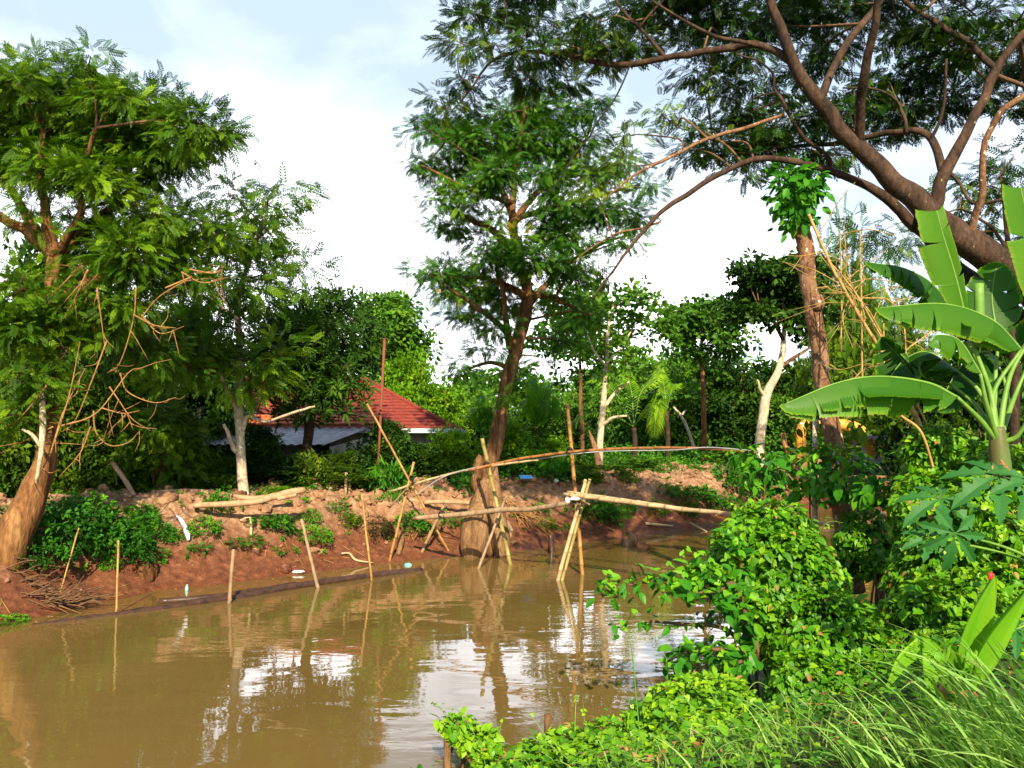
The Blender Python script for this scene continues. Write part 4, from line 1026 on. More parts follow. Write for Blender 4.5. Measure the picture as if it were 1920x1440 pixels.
# --- pale trunk tree
b0 = np.array(at(458, 937, 19.3)); b0[2] = g1(b0[0], b0[1])
tree('pale_tree', b0, 'slender tree with whitish trunk standing just behind the long logs', 
     [[(459, 945, 19.3, 10.5), (455, 890, 19.3, 9.5), (451, 830, 19.3, 9), (447, 770, 19.4, 8.5), (450, 720, 19.5, 8), (450, 640, 19.6, 6.5), (447, 560, 19.7, 5), (470, 480, 19.8, 4), (500, 400, 19.9, 2.5)],
      [(452, 852, 19.3, 5), (437, 840, 19.2, 4.5), (427, 815, 19.1, 3.8), (420, 795, 19.0, 2.8)], [(454, 808, 19.3, 5), (466, 780, 19.2, 3.6), (500, 790, 18.9, 2.6), (560, 770, 18.4, 2.5), (590, 762, 18.2, 1.5)], [(447, 772, 19.4, 5), (425, 730, 19.2, 4), (410, 690, 19.0, 4), (380, 640, 18.8, 2.5)],
      [(450, 590, 19.6, 4), (480, 560, 19.4, 3), (495, 535, 19.3, 2)], [(448, 600, 19.6, 4), (400, 560, 19.4, 3), (370, 480, 19.3, 2)]],
     [(525, 345, 32, 24, 1), (500, 390, 40, 30, 1), (430, 370, 45, 30, .9), (470, 430, 50, 40, .9), (520, 430, 30, 40, .5), (540, 480, 45, 45, .4), (430, 450, 60, 50, 1), (440, 530, 60, 45, 1), (390, 560, 60, 40, 1), (500, 520, 45, 40, .8), (350, 640, 60, 40, 1.1), (400, 610, 55, 40, 1), (360, 690, 60, 40, 1), (460, 700, 60, 35, 1.1, -.5, .1), (510, 670, 50, 30, 1), (330, 600, 40, 35), (560, 520, 25, 35, .3)],
     19.2, T_SP6, 'leaf_left', 'bark_pale', 12, size=0.32, k=20, sprays=24, sub_r=0.34, dy=1.0, limb_mats={4: 'twig'}, wob=0.03)

# --- bushy tree in front of the house roof
b0 = np.array(at(582, 880, 22.5)); b0[2] = g1(b0[0], b0[1])
tree('bushy_tree', b0, 'dense dark bushy tree hanging over the tiled roof',
     [[(580, 900, 22.5, 10), (576, 830, 22.5, 9), (585, 760, 22.6, 8), (600, 690, 22.7, 6), (610, 620, 22.8, 4)], [(582, 770, 22.6, 6), (625, 715, 22.5, 5), (655, 680, 22.4, 3)], [(585, 750, 22.6, 6), (540, 700, 22.5, 5), (510, 650, 22.4, 3)]],
     [(560, 600, 60, 35), (620, 580, 55, 35), (660, 620, 50, 40), (520, 640, 60, 40), (590, 650, 70, 50, 1.2), (640, 675, 45, 40, 1.1), (540, 700, 70, 40, 1.1), (600, 720, 70, 35, 1.1), (675, 640, 25, 35), (500, 600, 40, 40), (560, 745, 60, 20, .6), (620, 735, 40, 26, .9, -0.6)],
     22.6, T_CLL, 'leaf_dark', 'bark_dark', 13, size=0.30, k=13, sprays=26, sub_r=0.42, flat=0.7, dy=1.0, tint=0.52)

# --- central leaning tree
b0 = np.array(at(905, 1035, 20.6)); b0[2] = g1(b0[0], b0[1])
CT = tree('leaning_tree', b0, 'tall tree on the far bank with swollen base beside the bridge, crown against the sky',
     [[(905, 1042, 20.6, 24), (906, 985, 20.7, 22), (910, 920, 20.8, 18), (924, 850, 20.9, 15), (940, 770, 21, 13.5), (956, 700, 21, 13), (972, 640, 21, 12.5), (985, 580, 21.1, 12.5), (988, 540, 21.1, 11), (970, 480, 21.1, 9), (961, 410, 21.2, 7.5), (965, 340, 21.2, 6), (975, 260, 21.2, 5), (985, 200, 21.2, 3)],
      [(920, 900, 20.8, 6), (905, 878, 20.7, 8), (895, 862, 20.65, 6)],
      [(965, 665, 21, 9), (950, 620, 20.6, 7), (945, 560, 20.3, 5), (930, 500, 20, 4)], [(975, 640, 21, 9), (990, 600, 21, 7), (1000, 560, 21.5, 7), (1060, 500, 22, 5), (1120, 460, 22.2, 3), (1180, 440, 22.3, 2)],
      [(960, 640, 21, 6), (925, 600, 20.8, 5), (880, 565, 20.6, 3.5), (810, 520, 20.5, 2)], [(968, 480, 21.1, 9), (920, 430, 20.8, 7), (880, 410, 20.6, 5), (840, 390, 20.4, 3)], [(962, 420, 21.1, 8), (1000, 370, 21.4, 6), (1060, 310, 21.8, 4), (1100, 260, 22, 3)],
      [(960, 400, 21.2, 7), (930, 340, 21, 5), (880, 290, 20.8, 4), (830, 260, 20.6, 2)], [(965, 410, 21.2, 7), (1030, 390, 20.8, 5), (1110, 370, 20.5, 4), (1180, 350, 20.3, 2)], [(964, 380, 21.2, 6), (920, 370, 20.6, 5), (850, 340, 20.2, 3.5), (790, 310, 20, 2)],
      [(950, 690, 21, 6), (925, 680, 20.6, 4), (880, 690, 20.3, 2)], [(988, 550, 21.1, 7), (1040, 560, 21.3, 5), (1110, 590, 21.5, 3)], [(985, 560, 21.1, 8), (960, 540, 20.7, 6), (900, 520, 20.4, 4), (830, 520, 20.2, 2.5)]],
     [(850, 240, 60, 28), (800, 245, 36, 16, .9), (950, 215, 55, 32), (1020, 200, 55, 32), (1090, 205, 45, 28, .8), (900, 270, 70, 38, 1.1), (990, 270, 75, 42, 1.2), (1070, 265, 55, 38), (1120, 185, 28, 14, .5), (790, 305, 42, 16, .8), (850, 320, 60, 30, 1), (930, 330, 70, 36, 1), (1030, 330, 60, 36, 1), (1110, 320, 55, 34, .9, None, .18), (1170, 300, 40, 24, .7, None, .22), (1210, 350, 38, 26, .7, None, .1),
      (870, 375, 50, 26, .9, -1, .2), (825, 375, 36, 18, .8), (840, 420, 50, 20, .9), (930, 400, 50, 24, .5), (1050, 390, 60, 34, 1.1), (1130, 390, 60, 36, 1.1), (1190, 410, 42, 28, .9), (1080, 440, 70, 34, 1.1), (1160, 455, 45, 24, .8), (970, 450, 55, 26, .8, -1, .15), (910, 455, 40, 18, .7), (1000, 490, 70, 34, 1), (1080, 500, 55, 30, 1), (1130, 520, 36, 26, .7), (920, 490, 55, 26, .9),
      (800, 515, 50, 18, 1), (850, 510, 50, 26, 1.1), (840, 550, 40, 18, .8), (900, 545, 55, 28, 1), (950, 560, 45, 30, 1), (880, 590, 40, 22, .8), (930, 610, 40, 24, .8), (1030, 560, 45, 26, .8), (1090, 590, 50, 22, .9), (1050, 640, 40, 22, .7), (960, 700, 26, 22, .9), (940, 740, 26, 16, .8), (870, 690, 40, 24, .7), (920, 655, 40, 18, .7), (1010, 670, 30, 18, .5)],
     21.0, T_SP6, 'leaf_centre', 'bark_brown', 14, size=0.21, k=46, sprays=36, sub_r=0.23, dy=1.4, bs=0.88, rough=0.16, limb_mats={1: 'bark_brown'}, wob=0.05, tint=0.46, flute=0.08)
mb = MB(); lump(mb, at(899, 880, 20.7), (.15, .17, .32), 4, .35, True, fr=3); lump(mb, at(893, 905, 20.7), (.13, .15, .26), 6, .35, True, fr=3); mb.build('burl', M['bark_brown'], CT)
mb = MB(); P, rr = pxline([(925, 830, 20.95, 3), (914, 890, 20.8, 11), (902, 945, 20.6, 19), (891, 990, 20.4, 27), (887, 1020, 20.35, 26), (886, 1046, 20.35, 18)]); tube(mb, P, rr, 14, 7, rough=0.10, seed=3); mb.build('root', M['bark_root'], CT)
mb = MB(); P, rr = pxline([(926, 860, 20.9, 5), (925, 915, 20.7, 14), (931, 970, 20.5, 18), (938, 1012, 20.4, 19), (942, 1042, 20.4, 14)]); tube(mb, P, rr, 12, 7, rough=0.10, seed=4); mb.build('root', M['bark_root'], CT)

# --- spreading albizia over the near bank
b0 = np.array([9.6, 12.3, 0]); b0[2] = g1(b0[0], b0[1])
AL = tree('spreading_tree', b0, 'huge spreading tree whose bare forking limbs roof the near bank',
     [[(2230, 1130, 12.3, 45.8), (2170, 900, 12.3, 38.5), (2060, 690, 12.2, 34.0), (1950, 560, 12.1, 31.8), (1880, 500, 12.0, 30.3), (1780, 430, 11.9, 27.4), (1690, 350, 11.8, 20.0), (1605, 272, 11.7, 16.3), (1540, 195, 11.6, 14.8), (1490, 120, 11.5, 11.8), (1455, 30, 11.4, 8.9), (1430, -70, 11.3, 6.7)],
      [(2010, 690, 12.6, 22.2), (1940, 620, 12.6, 19.2), (1860, 555, 12.6, 17.0), (1780, 490, 12.5, 14.8), (1715, 420, 12.4, 11.8), (1650, 365, 12.3, 9.6), (1560, 325, 12.2, 7.0), (1445, 300, 12.0, 5.9), (1385, 312, 11.9, 5.2), (1290, 365, 11.7, 5.2), (1220, 420, 11.6, 4.0), (1170, 480, 11.5, 3.0), (1110, 560, 11.4, 1.5)],
      [(1612, 270, 11.7, 9.6), (1618, 170, 11.2, 8.9), (1632, 80, 10.8, 7.7), (1648, 0, 10.5, 6.7), (1655, -80, 10.3, 5.9)],
      [(1752, 400, 11.9, 14.1), (1768, 330, 11.8, 12.6), (1830, 220, 11.7, 9.6), (1865, 140, 11.6, 8.9), (1905, 80, 11.5, 7.4), (1960, 20, 11.4, 5.9)],
      [(1820, 440, 11.8, 7.4), (1842, 350, 11.5, 6.7), (1858, 235, 11.3, 5.9), (1925, 180, 11.1, 5.9), (2000, 120, 11, 4.4)],
      [(1768, 325, 11.8, 8.9), (1750, 262, 12.0, 7.4), (1690, 245, 12.3, 6.2), (1600, 262, 12.8, 5.2), (1480, 275, 13.3, 3.7), (1340, 285, 13.9, 2.2)],
      [(1490, 120, 11.5, 8.1), (1430, 88, 11.7, 7.4), (1330, 92, 12.0, 6.7), (1250, 110, 12.3, 6.2), (1150, 120, 12.7, 5.9), (1060, 100, 13.1, 4.4), (985, 98, 13.4, 3.7), (925, 112, 13.6, 3.0), (890, 160, 13.6, 2.2), (850, 205, 13.6, 1.5)],
      [(1540, 185, 11.6, 8.1), (1580, 95, 12.0, 7.4), (1640, 15, 12.4, 6.7), (1680, -60, 12.6, 5.2)], [(1560, 320, 12.2, 4.4), (1545, 290, 12.1, 4.0), (1500, 250, 11.9, 3.7), (1462, 180, 11.8, 3.0), (1440, 130, 11.7, 2.2), (1380, 100, 11.7, 1.8)],
      [(1470, 215, 11.7, 3.0), (1380, 245, 11.5, 3.7), (1280, 280, 11.3, 3.3), (1200, 322, 11.1, 2.6), (1130, 375, 11, 1.1)], [(1868, 130, 11.6, 6.7), (1800, 70, 11.9, 5.9), (1720, 15, 12.2, 4.8), (1660, -30, 12.4, 3.7)],
      [(925, 112, 13.6, 2.6), (908, 60, 13.7, 2.2), (905, -5, 13.8, 1.5)], [(985, 98, 13.4, 2.6), (955, 60, 13.3, 1.9), (945, 0, 13.2, 1.5)], [(1240, 415, 11.6, 2.2), (1150, 445, 11.8, 1.9), (1075, 492, 12, 1.1)],
      [(1780, 320, 11.8, 3.0), (1830, 380, 11.6, 3.0), (1900, 375, 11.4, 2.2)], [(1250, 110, 12.3, 4.4), (1210, 60, 12.4, 3.3), (1170, 20, 12.5, 3.0), (1140, -30, 12.6, 2.2)], [(1430, 88, 11.7, 4.4), (1330, 60, 11.5, 3.7), (1250, 20, 11.3, 2.6), (1200, -20, 11.2, 2.2)],
      [(1745, 265, 12.0, 3.7), (1770, 190, 11.8, 3.0), (1775, 110, 11.6, 2.2)], [(1700, 250, 12.2, 3.7), (1690, 200, 12.2, 3.0), (1650, 170, 12.1, 2.2), (1580, 165, 12.1, 1.5)]],
     [(890, 40, 36, 28, 1), (950, 25, 45, 28, 1), (1000, 60, 40, 24, .8), (870, 85, 40, 22, 1, None, .25), (930, 85, 40, 18, .8), (1010, 100, 55, 22, 1), (1080, 80, 55, 24, 1, None, .25), (1150, 90, 60, 26, 1, None, .3), (1220, 75, 50, 24, .9, None, .2), (990, 145, 60, 22, .9), (1060, 145, 40, 16, .6), (870, 150, 36, 16, .8), (820, 190, 36, 14, .7, None, .2), (870, 195, 36, 16, .8), (1110, 30, 50, 20, .7), (1180, 20, 60, 24, 1),
      (1260, 15, 55, 28, 1.1), (1340, 30, 60, 30, 1.2), (1420, 50, 60, 30, 1.2), (1300, 80, 55, 22, 1), (1380, 90, 50, 20, .8), (1480, 20, 60, 30, 1.1), (1550, 30, 55, 30, 1.1), (1570, 80, 50, 26, 1), (1520, 120, 50, 22, .9), (1300, 130, 45, 18, .8), (1340, 155, 35, 16, .7), (1410, 150, 55, 22, .8), (1400, 200, 55, 22, .9), (1470, 185, 45, 22, .9),
      (1380, 230, 45, 18, .7), (1420, 250, 55, 20, 1), (1490, 225, 50, 22, 1), (1560, 215, 50, 24, 1), (1340, 270, 60, 16, .9), (1430, 280, 60, 16, 1), (1520, 280, 50, 18, .9), (1290, 275, 40, 14, .6), (1400, 325, 35, 12, .5), (1600, 180, 50, 26, 1), (1660, 150, 50, 24, 1), (1720, 130, 55, 26, 1.1), (1690, 60, 55, 26, 1), (1760, 40, 55, 26, 1), (1830, 30, 55, 26, 1),
      (1740, 90, 45, 24, 1), (1800, 110, 50, 26, 1), (1850, 180, 40, 24, .9), (1690, 200, 55, 22, 1), (1760, 200, 45, 22, .9), (1800, 180, 45, 22, .9), (1700, 235, 55, 16, .9), (1640, 250, 45, 16, .9), (1560, 290, 40, 14, .7), (1890, 120, 45, 30, 1), (1905, 40, 45, 30, 1), (1900, 200, 40, 20, .8), (1620, 20, 50, 28, 1), (1850, 90, 45, 22, 1), (1980, 120, 80, 60, .8), (2000, 250, 70, 50, .7),
      (1560, 305, 30, 10, .5), (1180, 255, 45, 18, .4, -1, .3), (1240, 215, 45, 22, .3, -1, .3), (1120, 345, 45, 24, .5, -1, .35), (1190, 300, 40, 20, .35, -1, .3), (1290, 190, 40, 20, .25), (1310, 240, 30, 14, .4), (1520, -60, 120, 40, .8), (1750, -60, 120, 40, .8), (1300, -50, 100, 40, .8), (1000, -40, 90, 30, .8)],
     13.2, T_SPA, 'leaf_albizia', 'bark_albizia', 15, size=0.17, k=66, sprays=21, sub_r=0.20, dy=1.1, rough=0.08, limb_mats={4: 'bark_broken', 9: 'bark_broken', 13: 'bark_broken'}, flat=0.30, deep=1.2, up=1.3, wob=0.06, limb_r=0.02, tint=0.40, shell=1.6)
mb = MB(); P, rr = pxline([(1182, 122, 12.5, 1.6), (1150, 185, 12.5, 1.8), (1110, 245, 12.5, 1.6), (1070, 305, 12.5, 1.6), (1030, 365, 12.6, 1.2)]); tube(mb, P, 0.013, 5, 8, rough=.2, wob=0.05)
tag(mb.build('liana', M['blackline']), 'dark thin liana hanging slantwise from the long low limb across the sky', 'liana')

# --- broken trunk wrapped by climbers near the bank
b0 = np.array(at(1592, 1085, 12.4)); b0[2] = g1(b0[0], b0[1])
BT = root('broken_trunk', b0, 'tall snapped tree trunk with pale lichen and a leafy top, rising behind the banana leaf', 'trunk')
mb = MB(); P, rr = pxline([(1600, 1110, 12.4, 34), (1585, 1010, 12.4, 28), (1570, 900, 12.4, 27), (1558, 800, 12.4, 26), (1542, 710, 12.4, 24), (1530, 620, 12.4, 24), (1518, 540, 12.4, 24), (1508, 460, 12.4, 24), (1496, 400, 12.4, 23), (1490, 350, 12.4, 18), (1488, 332, 12.4, 9)])
tube(mb, P, rr * .64, 14, 7, rough=0.12, seed=2, wob=0.04); lump(mb, at(1533, 568, 12.3), (0.11, 0.10, 0.13), 3, 0.3, True); lump(mb, at(1512, 500, 12.33), (0.09, 0.08, 0.14), 5, 0.3, True); mb.build('trunk', M['bark_broken'], BT)
rg = np.random.default_rng(31); mb = MB()
for (px, py, r, n) in ((1490, 385, 30, 60), (1505, 350, 30, 60), (1475, 345, 25, 40), (1510, 370, 22, 40), (1465, 325, 15, 20), (1490, 415, 20, 25), (1512, 345, 25, 40), (1495, 400, 30, 60), (1478, 335, 30, 60), (1492, 365, 40, 80)):
    c = at(px, py, 12.25); P = c + rg.normal(0, 1, (n, 3)) * (r / F * 12.3 * 0.55); D = nrm(P - c) + [0, 0, -0.5] + rg.normal(0, .3, (n, 3)); N = nrm(P - at(1497, 360, 12.6)) + rg.normal(0, .3, (n, 3))
    scatter(mb, T_OVATE, P, D, N, 0.17 * rg.uniform(.6, 1.2, n), np.clip(rg.normal(.45, .2, n), 0, 1))
tag(mb.build('climber', [M['leaf_shrub']]), 'leafy climber crowning the snapped top of the lichen trunk', 'climber')

# --- slim trees on the far side, centre and right
def pbase(px, py, Y):
    b = np.array(at(px, py, Y)); b[2] = g1(b[0], b[1]); return b
tree('slim_tree', pbase(1122, 890, 27), 'slim tree with bare white lower trunk and sparse pale crown behind the bridge handrail',
     [[(1122, 900, 27, 8), (1126, 820, 27, 6.5), (1132, 740, 27, 5.5), (1138, 680, 27, 4), (1140, 620, 27, 3), (1150, 570, 27, 2)], [(1128, 797, 27, 4), (1150, 783, 26.8, 3), (1175, 780, 26.6, 2)], [(1136, 760, 27, 4), (1155, 735, 27.2, 2.6), (1180, 715, 27.3, 1.6)], [(1138, 680, 27, 3), (1165, 650, 27.3, 2.2), (1190, 610, 27.5, 1.4)], [(1138, 690, 27, 2.5), (1110, 650, 26.7, 2), (1090, 600, 26.5, 1.4)]],
     [(1150, 565, 50, 24, .5), (1200, 590, 45, 26, .5), (1100, 590, 40, 28, .5), (1170, 630, 50, 30, .5), (1110, 640, 40, 24, .45), (1200, 570, 40, 18, .4), (1150, 680, 40, 20, .35)],
     27, T_CL5, 'leaf_far', 'bark_pale', 41, size=0.36, k=9, sprays=22, sub_r=0.5, tint=0.62, flat=0.6, wob=0.03)
tree('broken_stump', pbase(1128, 890, 26.6), 'jagged snapped pale stem leaning against the foot of the slim white tree',
     [[(1126, 898, 26.6, 7), (1118, 850, 26.6, 6), (1110, 825, 26.6, 4.5), (1104, 808, 26.6, 1)]], [], 26.6, T_CL5, 'leaf_far', 'bark_pale', 42, cat='stump') if False else None
SB = root('snapped_stem', pbase(1128, 890, 26.6), 'jagged snapped pale stem leaning beside the foot of the slim white tree', 'stump')
mb = MB(); P, rr = pxline([(1126, 898, 26.6, 7), (1118, 850, 26.6, 6), (1110, 825, 26.6, 4.5), (1104, 808, 26.6, 1)]); tube(mb, P, rr, 8, 5, rough=.2); mb.build('trunk', M['bark_broken'], SB)
tree('slim_tree', pbase(1320, 872, 38), 'tall slim tree with straight tan trunk before the dark thicket, layered crown',
     [[(1321, 880, 38, 5.5), (1320, 800, 38, 5), (1318, 710, 38, 4), (1316, 640, 38, 3), (1316, 570, 38, 2)], [(1317, 660, 38, 2.5), (1280, 620, 37.5, 1.6), (1260, 590, 37, 1)], [(1316, 640, 38, 2.2), (1350, 610, 38, 1.6), (1380, 590, 38, 1)]],
     [(1320, 580, 40, 16, .8), (1285, 600, 40, 18, .8), (1350, 600, 45, 20, .9), (1310, 625, 45, 18, .7), (1260, 625, 35, 16, .6), (1370, 640, 40, 18, .7), (1300, 660, 35, 16, .6)],
     38, T_CL5, 'leaf_far', 'bark_orange', 43, size=0.42, k=10, sprays=24, sub_r=0.5, tint=0.42, wob=0.02)
tree('forked_tree', pbase(1424, 892, 31.5), 'tree with pale leaning trunk forking into a flat dark crown beyond the bridge end',
     [[(1424, 905, 31.5, 11), (1424, 850, 31.5, 9), (1430, 780, 31.5, 9), (1438, 735, 31.5, 8.5), (1458, 700, 31.5, 7), (1468, 650, 31.5, 5), (1470, 600, 31.4, 4), (1468, 560, 31.3, 3)], [(1470, 640, 31.5, 4), (1450, 600, 31, 3), (1425, 580, 30.5, 2)], [(1462, 690, 31.5, 4), (1490, 670, 31.8, 3.2), (1520, 650, 32, 2)], [(1470, 610, 31.4, 3), (1490, 575, 31.6, 2.4), (1510, 550, 31.8, 1.6)], [(1434, 745, 31.5, 4), (1424, 725, 31.3, 2.5), (1420, 712, 31.3, 1.5)]],
     [(1420, 520, 40, 18, .9), (1470, 510, 55, 22, 1.1), (1500, 545, 50, 24, 1.1), (1440, 560, 55, 22, 1.1), (1400, 500, 26, 12, .6), (1385, 575, 36, 16, .7), (1410, 590, 45, 16, .8), (1490, 590, 45, 18, .8), (1520, 500, 40, 22, .9), (1520, 600, 30, 30, .6)],
     31.5, T_CL5, 'leaf_dark', 'bark_pale', 44, size=0.38, k=13, sprays=24, sub_r=0.42, tint=0.5, limb_mats={1: 'bark_dark', 2: 'bark_brown', 3: 'bark_dark'}, wob=0.05)
tree('crooked_sapling', pbase(1302, 872, 40), 'thin crooked forked sapling trunk in front of the pale brick building',
     [[(1308, 880, 40, 4), (1300, 840, 40, 3.2), (1288, 800, 40, 3), (1277, 780, 40, 2.6), (1262, 762, 40, 1.6)], [(1278, 780, 40, 2), (1286, 768, 40, 1.4)]],
     [(1250, 740, 40, 20, .5), (1290, 745, 35, 18, .5)], 40, T_CL5, 'leaf_far', 'bark_pale', 45, size=0.5, k=3.5, sprays=18, sub_r=0.6, tint=0.4, cat='tree')
tree('slender_tree', pbase(742, 800, 40), 'slender pale green tree rising behind the house ridge against the sky',
     [[(742, 860, 40, 6), (742, 740, 40, 5), (738, 650, 40, 4), (735, 580, 40, 2)]],
     [(725, 570, 40, 18, .9), (750, 590, 36, 18, .9), (735, 620, 50, 22, 1), (760, 640, 40, 20, .8), (700, 600, 35, 25, .8), (720, 660, 50, 25, .9), (770, 665, 25, 14, .5), (740, 690, 50, 25, .9)],
     40, T_CL5, 'leaf_far', 'bark_dark', 46, size=0.42, k=10, sprays=24, sub_r=0.5, tint=0.55)
tree('spindly_tree', pbase(1090, 870, 36), 'spindly dark tree with drooping leafy sprays between the central trunk and the slim white tree',
     [[(1092, 880, 36, 4.5), (1090, 780, 36, 4), (1088, 680, 36, 3), (1085, 600, 36, 2)]],
     [(1080, 600, 50, 24, .8), (1050, 640, 40, 22, .7), (1110, 650, 40, 24, .7), (1070, 560, 40, 20, .8), (1090, 700, 30, 16, .5)],
     36, T_CL5, 'leaf_centre', 'bark_brown', 47, size=0.42, k=10, sprays=22, sub_r=0.55, tint=0.5)

# ------------------------------------------------------------------ bushes and background trees: one of each kind, then copies
def bush_proto(seed, T, size, leaf, tint, k, sub_r, sprays=26, tall=False):
    rg = np.random.default_rng(seed)
    o = bpy.data.objects.new('leafy_bush', None); COL.objects.link(o); o.location = (0, 0, 0)
    st_ = MB()
    for i in range(7):
        a = rg.uniform(0, 2 * PI); r = rg.uniform(0.3, 0.9)
        tube(st_, [(0.1 * math.cos(a), 0.1 * math.sin(a), -0.2), (0.4 * r * math.cos(a), 0.4 * r * math.sin(a), 0.9), (r * math.cos(a), r * math.sin(a), rg.uniform(1.8, 2.7))], [0.05, 0.035, 0.012], 5, 4, rough=.2)
    st_.build('stem', M['bark_brown'], o)
    bl = []
    for i in range(26):
        a = rg.uniform(0, 2 * PI); z = rg.uniform(0.15, 2.6) if not tall else rg.uniform(0.5, 2.7)
        prof = math.sin(min(1, (z + 0.6) / 3.3) * PI) ** 0.6
        r = prof * 1.15 * math.sqrt(rg.random()) * 1.05
        bl.append((np.array([r * math.cos(a), r * math.sin(a), z]), (0.55, 0.55, 0.42), 1.0))
    mb = MB(); foliage(mb, bl, rg, T, size, k=k, sprays=sprays, sub_r=sub_r, nodes=None, tint_c=tint, flat=0.7, limb_r=0.02)
    mb.build('crown', [M[leaf], M['twig']], o)
    return o
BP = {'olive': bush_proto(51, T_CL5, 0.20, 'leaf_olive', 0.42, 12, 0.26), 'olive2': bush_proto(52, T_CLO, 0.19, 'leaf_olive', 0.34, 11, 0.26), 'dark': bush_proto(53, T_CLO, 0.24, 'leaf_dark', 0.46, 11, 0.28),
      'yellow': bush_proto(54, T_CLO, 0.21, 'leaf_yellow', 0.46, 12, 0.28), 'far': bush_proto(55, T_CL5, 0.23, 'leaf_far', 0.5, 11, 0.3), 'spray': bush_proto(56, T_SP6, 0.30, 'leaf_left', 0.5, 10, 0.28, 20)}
BUSED = set()
def bush(kind, px, top, wpx, Y, label, cat='bush', name='leafy_bush', group='bushes along the far bank', base=None, deep=1.0):
    p0 = at(px, 870, Y); z0 = g1(p0[0], p0[1]); zt = at(px, top, Y)[2]
    o = BP[kind] if kind not in BUSED else copy_tree(BP[kind])
    BUSED.add(kind)
    o.name = name
    o.location = (float(p0[0]), float(p0[1]), z0 - 0.1); h = (zt - z0) / 2.9; wd = wpx / F * Y / 2.7
    o.scale = (wd, wd * deep, h); o.rotation_euler = (0, 0, random.Random(int(px * 31 + top)).uniform(0, 6.28))
    return tag(o, label, cat, group)
GB = 'bushes behind the bank on the left'; GT = 'trees behind the canal'
bush('olive', 40, 640, 190, 18.5, 'olive shrub wall directly behind the leaning orange trunk', group=GB)
bush('olive2', 160, 690, 190, 19.2, 'dark olive shrub between the orange trunk and the leaning pole', group=GB)
bush('olive', 240, 600, 190, 21.0, 'tall yellow olive bush behind the hanging dead branches', group=GB)
bush('olive2', 330, 760, 130, 20.3, 'thin dark shrub left of the pale trunk, under the white gable', group=GB)
bush('spray', 300, 730, 170, 19.6, 'feathery green bush in front of the olive bushes, beyond the leaning pole', group=GB)
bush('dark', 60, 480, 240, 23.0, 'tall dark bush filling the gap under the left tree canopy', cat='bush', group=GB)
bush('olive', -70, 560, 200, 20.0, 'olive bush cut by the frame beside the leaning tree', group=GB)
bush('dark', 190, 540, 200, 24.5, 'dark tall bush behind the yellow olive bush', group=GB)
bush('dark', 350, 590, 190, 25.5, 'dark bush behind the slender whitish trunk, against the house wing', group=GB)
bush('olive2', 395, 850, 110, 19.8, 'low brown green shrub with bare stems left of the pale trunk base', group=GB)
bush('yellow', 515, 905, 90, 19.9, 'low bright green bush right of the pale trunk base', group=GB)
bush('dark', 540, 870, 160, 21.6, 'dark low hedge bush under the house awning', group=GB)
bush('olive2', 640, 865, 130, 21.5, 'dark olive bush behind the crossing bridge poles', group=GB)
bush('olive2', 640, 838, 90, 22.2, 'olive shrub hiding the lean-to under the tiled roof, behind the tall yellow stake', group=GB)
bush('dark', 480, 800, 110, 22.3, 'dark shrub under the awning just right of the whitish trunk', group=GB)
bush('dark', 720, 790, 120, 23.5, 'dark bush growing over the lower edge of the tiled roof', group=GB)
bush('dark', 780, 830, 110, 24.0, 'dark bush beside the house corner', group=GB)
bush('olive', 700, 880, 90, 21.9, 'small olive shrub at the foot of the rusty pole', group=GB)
bush('yellow', 838, 800, 110, 24.5, 'yellow green bush left of the central trunk beside the eave', group='bushes near the central trunk')
bush('dark', 850, 880, 110, 23.5, 'low dark bush just left of the central trunk', group='bushes near the central trunk')
bush('yellow', 965, 780, 110, 25.5, 'bright rounded bush immediately right of the central trunk', group='bushes near the central trunk')
bush('olive', 1010, 800, 110, 28.0, 'olive bush left of the tall bridge post', group='bushes near the central trunk')
bush('yellow', 1045, 815, 80, 27.0, 'yellow tinged sapling bush touching the tall bridge post', group='bushes near the central trunk')
bush('olive', 1085, 860, 110, 26.0, 'low olive bush right of the tall bridge post', group='bushes near the central trunk')
bush('far', 1190, 850, 110, 30.0, 'low green bush right of the slim white tree', group='bushes near the central trunk')
bush('yellow', 1290, 868, 120, 33.0, 'long low bright green bush on the soil mound in front of the brick building', group='bushes near the central trunk', deep=0.6)
bush('far', 1375, 830, 100, 37.0, 'green bush behind the handrail end beside the forked tree', group=GT)
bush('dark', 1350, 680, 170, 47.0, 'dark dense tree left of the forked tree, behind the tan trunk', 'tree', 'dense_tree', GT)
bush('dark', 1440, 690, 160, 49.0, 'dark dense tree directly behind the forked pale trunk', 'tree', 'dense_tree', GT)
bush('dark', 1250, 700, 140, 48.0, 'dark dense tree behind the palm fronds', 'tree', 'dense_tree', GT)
bush('far', 1190, 650, 150, 46.0, 'mid green tree behind the slim white tree', 'tree', 'dense_tree', GT)
bush('yellow', 770, 665, 140, 36.0, 'pale yellow green tree just beyond the house roof ridge', 'tree', 'dense_tree', GT)
bush('yellow', 830, 715, 130, 35.0, 'yellow green tree beyond the roof corner', 'tree', 'dense_tree', GT)
bush('far', 875, 705, 120, 38.0, 'green tree behind the lower branches of the central tree', 'tree', 'dense_tree', GT)
bush('dark', 925, 770, 100, 34.0, 'dark green bush behind the banana plants left of the post', group=GT)
bush('far', 1010, 690 + 60, 120, 42.0, 'pale green tree behind the banana plants', 'tree', 'dense_tree', GT)
bush('dark', 1075, 770, 110, 38.0, 'dark tree behind the coconut palm', 'tree', 'dense_tree', GT)
bush('far', 1270, 640, 130, 55.0, 'hazy green tree above the dark thicket, beneath the tan trunk crown', 'tree', 'dense_tree', GT)
bush('far', 1120, 690, 130, 52.0, 'hazy tree behind the spindly dark tree', 'tree', 'dense_tree', GT)
bush('olive', 1560, 640, 150, 43.0, 'olive tree behind the lichen trunk and dead bamboo', 'tree', 'dense_tree', 'trees behind the banana')
